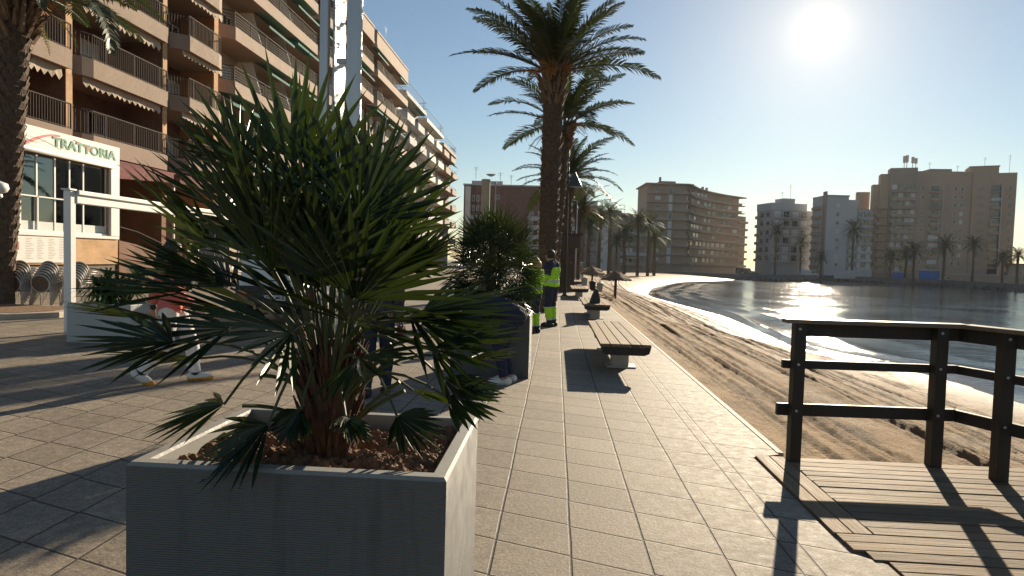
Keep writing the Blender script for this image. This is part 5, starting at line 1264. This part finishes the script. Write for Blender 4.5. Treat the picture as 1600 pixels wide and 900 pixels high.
ribbon([(ua-.9+1.7*i/N, 4.78+.10*math.sin(i*.32)) for i in range(N+1)], [.008]*(N+1), 'ink_grey')
ribbon([(ua-.5+1.9*i/N, 4.66+.16*math.sin(i*.16+.2)) for i in range(N+1)], [.007]*(N+1), 'paint_green_light')
g = MB(); g.box((RX+.051, ry0, 4.508), (RX+.06, ry1-.0, 4.55)); g.build('sign_stripe', M['paint_green'], sign)
mb_ = MB(); mb_.box((RX+.004, ry0+.4, 1.12), (RX+.03, yX(98, RX), 1.90)); menu = mb_.build('menu_board', M['board_white'], rs)
text_mesh('menu_number', '1', .34, M['paint_red'], menu, (RX+.034, yX(27, RX), 1.6), (R(90), 0, R(90)), .002, .006)
g = MB()
for cidx in range(4):
    c0 = yX(38, RX)+cidx*.42
    for rI in range(13):
        w_ = rr.uniform(.14, .30); g.box((RX+.031, c0+.02, 1.83-.05*rI), (RX+.033, c0+.02+w_, 1.83-.05*rI+.014))
g.build('menu_lines', M['ink_grey'], menu)
# maroon awnings and the terrace wall to the right
aw = thing('awning', 'maroon awning over the dark restaurant terrace, right of the white column', 'awning', (-17, 23, 4))
ya_, yb_ = ry1+.06, yX(274, RX)
g = MB(); g.add([(-18.9, ya_, 5.35), (-18.9, yb_, 5.35), (RX, yb_, 4.70), (RX, ya_, 4.55), (RX, yb_, 4.33), (RX, ya_, 4.08)], [(0, 1, 2, 3), (3, 2, 4, 5)]); o = g.build('canvas', M['awning_red'], aw); sd = o.modifiers.new('thick', 'SOLIDIFY'); sd.thickness = .02
g = MB(); g.box((RX-.1, yb_-.04, .1), (RX-.04, yb_+.02, 4.33)); g.build('post', M['white_paint'], aw)
aw2 = thing('awning', 'second maroon awning, paler and cut off by the palm leaves', 'awning', (-17, 28, 4))
g = MB(); g.add([(-18.9, yb_+.1, 5.35), (-18.9, yb_+7, 5.35), (RX+.5, yb_+7, 4.3), (RX+.1, yb_+.1, 4.72), (RX+.5, yb_+7, 3.9), (RX+.1, yb_+.1, 4.34)], [(0, 1, 2, 3), (3, 2, 4, 5)]); o = g.build('canvas', M['awning_red'], aw2); sd = o.modifiers.new('thick', 'SOLIDIFY'); sd.thickness = .02
g = MB(); g.box((RX+.2, yb_+6.9, .1), (RX+.26, yb_+6.96, 4.0)); g.build('post', M['white_paint'], aw2)
tw = thing('terrace_wall', 'orange brown brick parapet sloping down beside the restaurant steps', 'wall', (RX, 22.5, 0))
g = MB(); vs = [(RX+.0, ry1+.08, 0), (RX, yb_+1, 0), (RX, yb_+1, .9), (RX, ry1+1.2, 1.75), (RX, ry1+.08, 1.9)]; g.add(vs+[(x-.25, y, z) for x, y, z in vs], [(0, 1, 2, 3, 4), (9, 8, 7, 6, 5)]+[(i, 5+i, 5+(i+1) % 5, (i+1) % 5) for i in range(5)]); g.build('wall', M['brick'], tw, fixn=True)
g = MB(); g.tube([(RX-.1, ry1+.1, 2.4), (RX-.1, ry1+1.2, 2.25), (RX-.1, yb_+1, 1.4)], .022, 6); g.build('handrail', M['rail_metal'], tw)

# ------------------------------------------------------------------ far blocks round the bay
class Fac:
    """a vertical front between two picture columns at given distances; u runs along it in metres, n points to the viewer"""
    def __init__(s, pxl, dl, pxr, dr, zb=FAR_Z):
        a, b_ = CAM+ray(pxl, 420)*dl, CAM+ray(pxr, 420)*dr
        s.a = Vector((a.x, a.y, 0)); s.b = Vector((b_.x, b_.y, 0)); s.d = (s.b-s.a); s.L = s.d.length; s.d /= s.L; s.n = Vector((s.d.y, -s.d.x, 0)); s.zb = zb
        if s.n.dot(s.a) > 0: s.n = -s.n
    def u(s, px):
        r_ = ray(px, 420); det = s.d.x*(-r_.y)+s.d.y*r_.x
        return (-s.a.x*(-r_.y)+-s.a.y*r_.x)/det if False else ((-s.a.x)*(-r_.y)-(-s.a.y)*(-r_.x))/(s.d.x*(-r_.y)-s.d.y*(-r_.x))
    def z(s, px, py):
        u = s.u(px); p = s.a+s.d*u; r_ = ray(px, py); return EYE+r_.z*(Vector((p.x, p.y)).length/Vector((r_.x, r_.y)).length)
    def P(s, u, z, o=0): q = s.a+s.d*u+s.n*o; return Vector((q.x, q.y, z))
    def bx(s, g, u0, u1, z0, z1, o0, o1):
        c = s.P((u0+u1)/2, (z0+z1)/2, (o0+o1)/2); g.obox(c, s.d*abs(u1-u0)/2, s.n*abs(o1-o0)/2, (0, 0, abs(z1-z0)/2))
    def body(s, t, u0, u1, z1, depth, m, name='wall', o=0, z0=None):
        g = MB(); s.bx(g, u0, u1, (s.zb-.5) if z0 is None else z0, z1, o, o-depth); return g.build(name, M[m], t, fixn=True)
    def win(s, t, u0, u1, z0, z1, pane='glass_dark', frame='shutter'):
        g = MB(); f = .09
        for q in ((u0, u0+f, z0, z1), (u1-f, u1, z0, z1), (u0+f, u1-f, z1-f, z1), (u0+f, u1-f, z0, z0+f)): s.bx(g, *q, .003, .05)
        w = g.build('window', M[frame], t, fixn=True); g = MB(); s.bx(g, u0+.02, u1-.02, z0+.02, z1-.02, .002, .03); g.build('pane', M[pane], w, fixn=True)
    def bal(s, t, u0, u1, z, dep, m, rail=.95, h=.22, solid=True):
        g = MB(); s.bx(g, u0, u1, z, z+h, .002, dep)
        if solid: s.bx(g, u0, u1, z+h+.002, z+rail, dep-.12, dep)
        b_ = g.build('balcony', M[m], t, fixn=True)
        if not solid:
            g = MB()
            for zz in (z+h+.15, z+h+.4, z+h+.65, z+rail): s.bx(g, u0, u1, zz, zz+.05, dep-.06, dep-.01)
            n = int((u1-u0)/1.4)+1
            for i in range(n+1): q = u0+.03+(u1-u0-.06)*i/n; s.bx(g, q-.03, q+.03, z+h+.002, z+rail, dep-.07, dep-.005)
            g.build('railing', M['rail_dark'], b_, fixn=True)
def aerial(t, p, h):
    p = Vector(p); g = MB(); g.tube([p, p+Vector((0, 0, h))], .05, 5); g.beam(p+Vector((-.6, 0, h*.9)), p+Vector((.6, 0, h*.9)), .05, .05); g.beam(p+Vector((-.4, 0, h*.75)), p+Vector((.4, 0, h*.75)), .05, .05); g.build('aerial', M['rail_dark'], t)
rr = random.Random(77)
# dark red brick block closing the street
F = Fac(722, 150, 912, 150, 0); t = thing('building', 'long low dark red brick building with white balconies behind the palms', 'building', F.P(F.L/2, 0))
zt = F.z(800, 291); F.body(t, 0, F.L, zt, 14, 'brick_red'); F.body(t, F.u(733), F.u(782), F.z(757, 281), 8, 'far_white', 'roof_house', -2, zt+.01); F.body(t, F.u(725), F.u(733), F.z(730, 292), 8, 'offwhite_wall', 'side_wing', 1.5)
g = MB(); F.bx(g, -.2, F.L+.2, zt+.002, zt+.3, .3, -14.2); g.build('roof_edge', M['far_white'], t, fixn=True)
for py in (345, 359, 374, 389, 404):
    z = F.z(830, py); F.bal(t, F.u(822), F.u(905), z, 1.3, 'far_white'); F.bal(t, F.u(726), F.u(760), z, 1.3, 'far_grey')
    for q in range(822, 905, 14): F.win(t, F.u(q+2), F.u(q+9), z+.3, z+2.1)
for q in (735, 742, 749): 
    for py in (305, 320): F.win(t, F.u(q), F.u(q+4), F.z(q, py+9), F.z(q, py))
F.win(t, F.u(772), F.u(777), F.z(773, 311), F.z(773, 305))
g = MB(); c = F.P(F.u(763), zt+2.2, -1); g.lathe(c, [(.1, 0), (.8, .25), (1.15, .55)], 14); 
dsh = g.build('satellite_dish', M['far_white'], t); aerial(t, F.P(F.u(778), zt), 3.2); aerial(t, F.P(F.u(795), zt), 2.6); aerial(t, F.P(F.u(818), zt), 2.4); aerial(t, F.P(F.u(740), zt+1.5), 2.8)
# grey block, pink blank wall block, balcony block
F = Fac(890, 160, 938, 165, 0); t = thing('building', 'shaded grey building with a roof hut behind the pale lamp mast', 'building', F.P(F.L/2, 0)); zt = F.z(910, 321)
F.body(t, 0, F.L, zt, 14, 'grey_wall'); F.body(t, F.u(925), F.u(936), F.z(930, 313), 5, 'offwhite_wall', 'roof_hut', -1.5, zt+.01)
for k in range(6):
    z = zt-2.9*(k+1)+.2; F.bal(t, .3, F.L-.3, z, 1.2, 'grey_wall')
    for j in range(3): F.win(t, 1+j*2.4, 2.4+j*2.4, z+.3, z+2.2)
F = Fac(930, 172, 966, 178, 0); t = thing('building', 'building with a dull pink blank wall rising between two far palms', 'building', F.P(F.L/2, 0)); zt = F.z(945, 334)
F.body(t, 0, F.L, zt, 14, 'offwhite_wall'); F.body(t, F.L*.62, F.L-.05, zt+1.2, 6, 'far_brown', 'stair_tower', .6)
for k in range(5):
    for j in range(2): F.win(t, F.L*.66+j*1.1, F.L*.66+.8+j*1.1, zt-2.9*k-2.2, zt-2.9*k-1)
F = Fac(957, 185, 1006, 195, -.5); t = thing('building', 'low block with brown awnings left of the curved block', 'building', F.P(F.L/2, 0)); zt = F.z(975, 336)
F.body(t, 0, F.L, zt, 14, 'far_brown'); g = MB(); F.bx(g, -.3, F.L+.2, zt+.002, zt+.35, 1.6, -14.2); g.build('roof_edge', M['far_brown'], t, fixn=True)
aerial(t, F.P(F.L*.3, zt+.3), 2.6)
for k in range(5):
    z = zt-2.95*(k+1); F.bal(t, .1, F.L-.2, z, 1.4, 'far_white' if k % 2 else 'far_tan')
    for j in range(4):
        F.win(t, .8+j*2.2, 2.3+j*2.2, z+.3, z+2.2, 'glass_dark' if rr.random() < .6 else 'shutter')
        if rr.random() < .5:
            g = MB(); F.bx(g, .6+j*2.2, 2.5+j*2.2, z+2.0, z+2.5, 1.0, 1.5); g.build('awning', M['awning_red' if rr.random() < .5 else 'awning_tan'], t, fixn=True)
# curved block
F = Fac(1007, 215, 1069, 215); zt = F.z(1040, 289)
t = thing('building', 'brown apartment block with a concave curved front and bands of balconies', 'building', F.P(F.L/2, FAR_Z))
F.body(t, 0, F.L, zt, 16, 'far_brown')
A, B = F.P(F.L, 0), CAM+ray(1150, 420)*252; A2 = Vector((A.x, A.y, 0)); B2 = Vector((B.x, B.y, 0))
md = A2.lerp(B2, .42)+Vector((-(B2-A2).y, (B2-A2).x, 0)).normalized()*7
crv = [(A2*(1-q)**2+md*2*q*(1-q)+B2*q*q) for q in [i/14 for i in range(15)]]
back = [p+Vector((4, 16, 0)) for p in crv[::-1]]
g = MB(); g.prism([(p.x, p.y) for p in crv]+[(p.x, p.y) for p in back], FAR_Z-.5, zt); g.build('curved_wall', M['far_brown'], t, fixn=True)
FHc = (zt-FAR_Z)/10
def off(pts, o): 
    out = []
    for i, p in enumerate(pts):
        d = (pts[min(i+1, len(pts)-1)]-pts[max(0, i-1)]).normalized(); out.append(p+Vector((d.y, -d.x, 0))*o)
    return out
for k in range(1, 10):
    z = FAR_Z+FHc*k
    F.bal(t, -.4, F.L*.52, z-.15, 1.3, 'far_brown'); F.bal(t, F.L*.66, F.L+.2, z-.15, 1.5, 'far_brown')
    g = MB(); g.sweep([(p.x, p.y) for p in crv], [(.02, z-.15), (1.5, z-.15), (1.5, z+.85), (1.36, z+.85), (1.36, z+.1), (.02, z+.1)]); g.build('balcony', M['far_brown'], t, fixn=True)
    F.win(t, F.L*.54, F.L*.64, z+.1, z+FHc*.85, 'shutter' if k % 3 else 'glass_dark'); F.win(t, F.L*.2, F.L*.34, z+.9, z+2.1, 'shutter' if rr.random() < .7 else 'glass_dark')
    o1 = off(crv, .05)
    for i in range(0, 14, 1):
        if rr.random() < .62:
            p, q = o1[i].lerp(o1[i+1], .12), o1[i].lerp(o1[i+1], .8); d = (q-p); g = MB(); g.obox((p+q)/2+Vector((0, 0, z+1.35)), d/2, Vector((d.y, -d.x, 0)).normalized()*.04, (0, 0, 1.0)); g.build('window', M['shutter' if rr.random() < .22 else 'glass_dark'], t, fixn=True)
g = MB(); F.bx(g, -.8, F.L+.6, zt+.004, zt+.4, 1.8, -16); g.build('roof_edge', M['far_brown'], t, fixn=True)
g = MB(); g.sweep([(p.x, p.y) for p in crv]+[(B2.x+1.6, B2.y+1.4)], [(-14, zt+.008), (2.0, zt+.008), (2.0, zt+.45), (-14, zt+.45)]); g.build('roof_edge', M['far_brown'], t, fixn=True)
F.body(t, F.L*.34, F.L*.74, zt+1.5, 7, 'far_brown', 'roof_hut', -2, zt+.41)
g = MB(); c = F.P(F.L*.36, zt+1.5, -3); g.box((c.x-.35, c.y-.35, c.z), (c.x+.35, c.y+.35, c.z+1.4)); g.build('chimney', M['far_brown'], t)
for f in (.55, .62): g = MB(); c = crv[int(14*f)]; g.box((c.x-.4, c.y+2, zt+.4), (c.x+.4, c.y+2.8, zt+2.3)); g.build('chimney', M['far_brown'], t)
for k in range(8, 10):
    g = MB(); z = FAR_Z+FHc*k; g.box((B2.x, B2.y, z-.1), (B2.x+2.6, B2.y+3, z+.15)); g.box((B2.x, B2.y-.05, z+.9), (B2.x+2.6, B2.y+.05, z+1.0)); g.build('end_balcony', M['far_brown'], t)
F2 = Fac(1148, 262, 1162, 266); t2 = thing('building', 'lower brown building peeping out behind the right end of the curved block', 'building', F2.P(2, FAR_Z)); z2 = F2.z(1155, 338); F2.body(t2, 0, F2.L, z2, 12, 'far_brown')
for k in range(7): F2.bal(t2, .2, F2.L+.3, z2-3*(k+1), 1.0, 'far_tan'); F2.win(t2, F2.L*.5, F2.L*.8, z2-3*k-2.5, z2-3*k-.6)
# slate grey block
F = Fac(1204, 215, 1268, 218); t = thing('building', 'slate grey apartment block with white balcony lines left of the white block', 'building', F.P(F.L/2, FAR_Z)); zt = F.z(1240, 329)
F.body(t, 0, F.L, zt, 9.4, 'far_grey')
F.body(t, F.u(1206), F.u(1261), F.z(1230, 317), 9, 'far_white', 'top_storey', -1.5, zt+.01); F.body(t, F.u(1228), F.u(1246), F.z(1236, 309), 5, 'far_white', 'lift_house', -3, F.z(1230, 317)+.01)
aerial(t, F.P(F.u(1228), F.z(1228, 309), -4), 2.4); aerial(t, F.P(F.u(1241), F.z(1241, 309), -4), 5)
for k, py in enumerate((342, 356, 370, 383, 397, 410)):
    z = F.z(1240, py); F.bal(t, 0, F.L, z, 1.4, 'far_white', rail=.95, h=.3, solid=False)
    for j in range(4): F.win(t, .6+j*3.3, 2.9+j*3.3, z+.32, z+2.4, 'glass_dark' if rr.random() < .6 else 'shutter')
    for o_ in (2.0, 5.5):
        g = MB(); F.bx(g, -.06, -.002, z+.5, z+2, -o_, -o_-1.6); g.build('window', M['glass_dark'], t, fixn=True)
    g = MB(); F.bx(g, -.9, -.003, z, z+1.0, -7.4, -9.2); g.build('balcony', M['far_brown'], t, fixn=True)
# white stepped block
F = Fac(1287, 205, 1359, 205); t = thing('building', 'white stepped apartment block left of the tall tan tower', 'building', F.P(F.L/2, FAR_Z)); zt = F.z(1310, 307)
ua_, ub_ = F.u(1321), F.u(1336)
F.body(t, 0, ua_, zt, 9.7, 'far_white'); F.body(t, ua_+.01, ub_, F.z(1330, 314), 9, 'far_white', 'middle_bay', -.4); F.body(t, ub_+.01, F.L, F.z(1350, 327), 13, 'far_grey', 'glazed_bay', -.2)
g = MB(); F.bx(g, -.35, .02, FAR_Z, zt+1.5, .15, -2); g.build('flue', M['far_brown'], t, fixn=True); g = MB(); F.bx(g, -.02, ua_+.2, zt+.004, zt+.4, .25, -9.9); g.build('roof_edge', M['far_grey'], t, fixn=True)
F.body(t, ua_+.3, F.u(1345), F.z(1335, 311), 5, 'far_white', 'roof_hut', -3, F.z(1330, 314)+.01)
for k, py in enumerate((318, 332, 345, 358, 372, 385, 398, 411)):
    z = F.z(1305, py+6)
    if k != 0 or True: F.win(t, F.u(1302), F.u(1308), z, z+1.25, 'glass_dark' if k % 3 else 'shutter')
    g = MB(); F.bx(g, -1.0, -.003, z-.6, z+.4, -3.2, -8.4); g.build('balcony', M['far_tan'], t, fixn=True)
    if k > 1: F.bal(t, ua_+.3, ub_-.2, z-.9, .9, 'far_white'); F.win(t, ua_+.6, ua_+1.5, z-.3, z+1.3); F.win(t, F.u(1330), F.u(1334), z-.1, z+1.3)
    if k > 0: 
        F.bal(t, ub_+.1, F.L-.1, z-.9, .8, 'far_white' if k > 4 else 'far_grey')
        for j in range(3): F.win(t, ub_+.3+j*1.5, ub_+1.6+j*1.5, z-.1, z+1.6, 'glass_dark' if k < 5 or j % 2 else 'shutter')
# tall tan tower
F = Fac(1424, 205, 1512, 203); t = thing('building', 'tallest tan tower block with roof aerials and rows of square windows', 'building', F.P(F.L/2, FAR_Z)); zt = F.z(1460, 268)
F.body(t, 0, F.L, zt, 16, 'far_tan')
FL = Fac(1362, 209, 1424, 205); FLz = FL.z(1400, 263)
FL.body(t, FL.u(1383), FL.L+.2, FLz, 5, 'far_brown', 'left_wing', .6); FL.body(t, FL.u(1369), FL.u(1383)-.01, FL.z(1376, 272), 4.5, 'far_tan', 'left_wing', .0); FL.body(t, FL.u(1358), FL.u(1369)-.01, FL.z(1364, 288), 4, 'far_tan', 'left_wing', -.8); FL.body(t, FL.u(1337), FL.u(1358)-.01, FL.z(1348, 297), 3, 'far_brown', 'rear_wing', -6)
FR = Fac(1512, 203, 1580, 198); FRz = FR.z(1550, 271); FR.body(t, -.1, FR.L, FRz, 16, 'far_tan', 'right_wing', .5); FR.body(t, FR.u(1508), FR.u(1554), FR.z(1530, 260), 8, 'far_tan', 'roof_house', -2, FRz+.01)
g = MB(); FR.bx(g, FR.u(1507), FR.u(1555), FR.z(1530, 260)+.012, FR.z(1530, 260)+.35, -1.7, -10.3); g.build('roof_edge', M['far_brown'], t, fixn=True)
F.body(t, F.u(1450), F.u(1484), F.z(1470, 263), 6, 'far_brown', 'roof_house', -2, zt+.01)
FHt = (F.z(1440, 295)-F.z(1440, 423))/10.0
for k in range(11):
    z = F.z(1440, 295)-FHt*k-.6
    for q in ((1433, 1438), (1484, 1489), (1494, 1499)): 
        if z > 2: F.win(t, F.u(q[0]), F.u(q[1]), z, z+1.25, 'glass_dark' if rr.random() < .85 else 'shutter')
    F.bal(t, F.u(1446), F.u(1463), z-.7, 1.1, 'far_tan', solid=rr.random() < .6); F.win(t, F.u(1447), F.u(1462), z-.2, z+1.6, 'glass_dark' if rr.random() < .7 else 'shutter')
    FR.bal(t, FR.u(1541), FR.u(1558), z-.7, 1.5, 'far_white' if k in (1, 3) else 'far_tan', solid=k % 3 != 0); FR.win(t, FR.u(1541.5), FR.u(1557.5), z+.0, z+1.9) if False else None
    g = MB(); FR.bx(g, FR.u(1541.5), FR.u(1557.5), z-.3, z+1.75, .502, .55); g.build('window', M['glass_dark'], t, fixn=True)
    g = MB(); FR.bx(g, FR.u(1569), FR.u(1573), z-.2, z+1.1, .502, .55); g.build('window', M['glass_dark'], t, fixn=True)
    g = MB(); FR.bx(g, FR.u(1520), FR.u(1531), z+.1, z+1.2, .502, .54); g.build('window', M['far_brown'], t, fixn=True)
    g = MB(); FL.bx(g, FL.u(1386), FL.u(1424), z-.8, z+.25, .602, 1.9); g.build('balcony', M['far_tan' if k % 2 else 'far_brown'], t, fixn=True)
    for q in (1387, 1397, 1408, 1416):
        g = MB(); FL.bx(g, FL.u(q), FL.u(q+7), z+.26, z+1.8, .603, .66); g.build('window', M['glass_dark' if rr.random() < .6 else 'shutter'], t, fixn=True)
    if k > 1:
        for q in (1364, 1371): 
            g = MB(); FL.bx(g, FL.u(q), FL.u(q+9), z-.7, z+.2, .002, 1.2); g.build('balcony', M['far_tan'], t, fixn=True)
for q in (1466, 1556): 
    g = MB(); ff = F if q < 1500 else FR; ff.bx(g, ff.u(q), ff.u(q+1.4), FAR_Z, ff.z(q, 290), .55 if q > 1500 else .05, 2.1 if q > 1500 else .35); g.build('drain_pipe', M['far_white'], t, fixn=True)
for q, h in ((1405, 4.0), (1409, 4.2), (1418, 3.6), (1423, 3.2)):
    g = MB(); c = FL.P(FL.u(q), FLz, -1); g.tube([c, c+Vector((0, 0, h*.8))], .10, 6); 
    for j in range(3): g.box((c.x-.35+j*.3, c.y-.2, c.z+h*.45), (c.x-.18+j*.3, c.y+.2, c.z+h)); 
    g.build('roof_antenna', M['far_white'], t)
aerial(t, F.P(F.u(1446), zt, -1), 3); aerial(t, FR.P(FR.u(1532), FR.z(1530, 260), -3), 3.2); aerial(t, FR.P(FR.u(1570), FRz, -2), 6); aerial(t, F.P(F.u(1490), zt, -1), 2)
# low things along the far quay
def hoard(label, px0, px1, py, D, h, m):
    F = Fac(px0, D, px1, D); t = thing('hoarding', label, 'hoarding', F.P(F.L/2, FAR_Z)); n = 4
    for i in range(n): g = MB(); F.bx(g, F.L*i/n+.02, F.L*(i+1)/n-.02, FAR_Z, FAR_Z+h, 0, .12); g.build('sheet', M[m], t, fixn=True)
    g = MB(); F.bx(g, -.05, F.L+.05, FAR_Z+h+.003, FAR_Z+h+.14, -.05, .17); g.build('top_rail', M['steel_dull'], t, fixn=True)
hoard('larger bright blue hoarding at the foot of the tallest tower', 1436, 1468, 430, 172, 3.0, 'blue_sheet')
hoard('smaller bright blue hoarding left of the larger one', 1395, 1414, 430, 176, 2.3, 'blue_sheet')
hoard('white and teal kiosk boards below the white stepped block', 1303, 1362, 428, 186, 2.4, 'far_white')
hoard('teal board at the foot of the grey block by the mast', 902, 912, 420, 75, 2.6, 'teal_sheet')
F = Fac(1484, 165, 1640, 150); t = thing('wall', 'tan garden wall along the quay at the right border', 'wall', F.P(F.L/2, FAR_Z)); F.body(t, 0, F.L, FAR_Z+2.2, .3, 'far_tan', 'panel'); g = MB(); F.bx(g, -.1, F.L, FAR_Z+2.203, FAR_Z+2.35, .08, -.38); g.build('coping', M['far_white'], t, fixn=True)
F = Fac(1576, 185, 1640, 180); t = thing('house', 'small tan house at the right border behind palms', 'house', F.P(F.L/2, FAR_Z)); F.body(t, 0, F.L, F.z(1590, 414), 9, 'far_tan')
g = MB(); F.bx(g, -.5, F.L, F.z(1590, 414)+.004, F.z(1590, 414)+.4, .5, -9.4); g.build('roof', M['brick_red'], t, fixn=True); F.win(t, 2, 3.2, 1, 2.4); F.win(t, 5, 6.2, 1, 2.4)
def far_car(label, px, D, m, van=False):
    c = CAM+ray(px, 425)*D; t = thing('van' if van else 'car', label, 'van' if van else 'car', (c.x, c.y, FAR_Z))
    prof = [(-2.2, .35), (2.2, .35), (2.25, .8), (1.5, .95), (.9, 1.45), (-1.2, 1.5), (-2.0, .95), (-2.25, .85)] if not van else [(-2.5, .4), (2.5, .4), (2.55, 1.0), (2.0, 1.2), (1.5, 2.2), (-2.45, 2.3), (-2.55, .9)]
    g = MB(); n = len(prof); vs = [(c.x+x, c.y-.85, FAR_Z+z) for x, z in prof]+[(c.x+x, c.y+.85, FAR_Z+z) for x, z in prof]; g.add(vs, [tuple(range(n)), tuple(range(n, 2*n))[::-1]]+[(i, n+i, n+(i+1) % n, (i+1) % n) for i in range(n)]); g.build('body', M[m], t, fixn=True, bevel=.08)
    g = MB(); q = (-1.0, .8, .98, 1.36) if not van else (.3, 1.5, 1.3, 2.0); g.box((c.x+q[0], c.y-.87, FAR_Z+q[2]), (c.x+q[1], c.y-.852, FAR_Z+q[3])); g.build('side_window', M['glass_dark'], t)
    for x in (-1.4, 1.4):
        g = MB(); vs = [(c.x+x+.34*math.cos(a), c.y-.9, FAR_Z+.34+.34*math.sin(a)) for a in [2*math.pi*i/14 for i in range(14)]]; vs += [(x_, y_+.25, z_) for x_, y_, z_ in vs]; g.add(vs, [tuple(range(14)), tuple(range(14, 28))[::-1]]+[(i, 14+i, 14+(i+1) % 14, (i+1) % 14) for i in range(14)]); g.build('wheel', M['rubber'], t, fixn=True)
far_car('dark car parked in the gap between the curved block and the slate grey block', 1172, 185, 'car_dark')
far_car('pale van below the right end of the slate grey block', 1264, 190, 'car_light', True)
far_car('pale car right of the larger blue hoarding', 1484, 168, 'car_light')
far_car('dark van in the street opening beside the curved block', 1163, 200, 'car_dark', True)
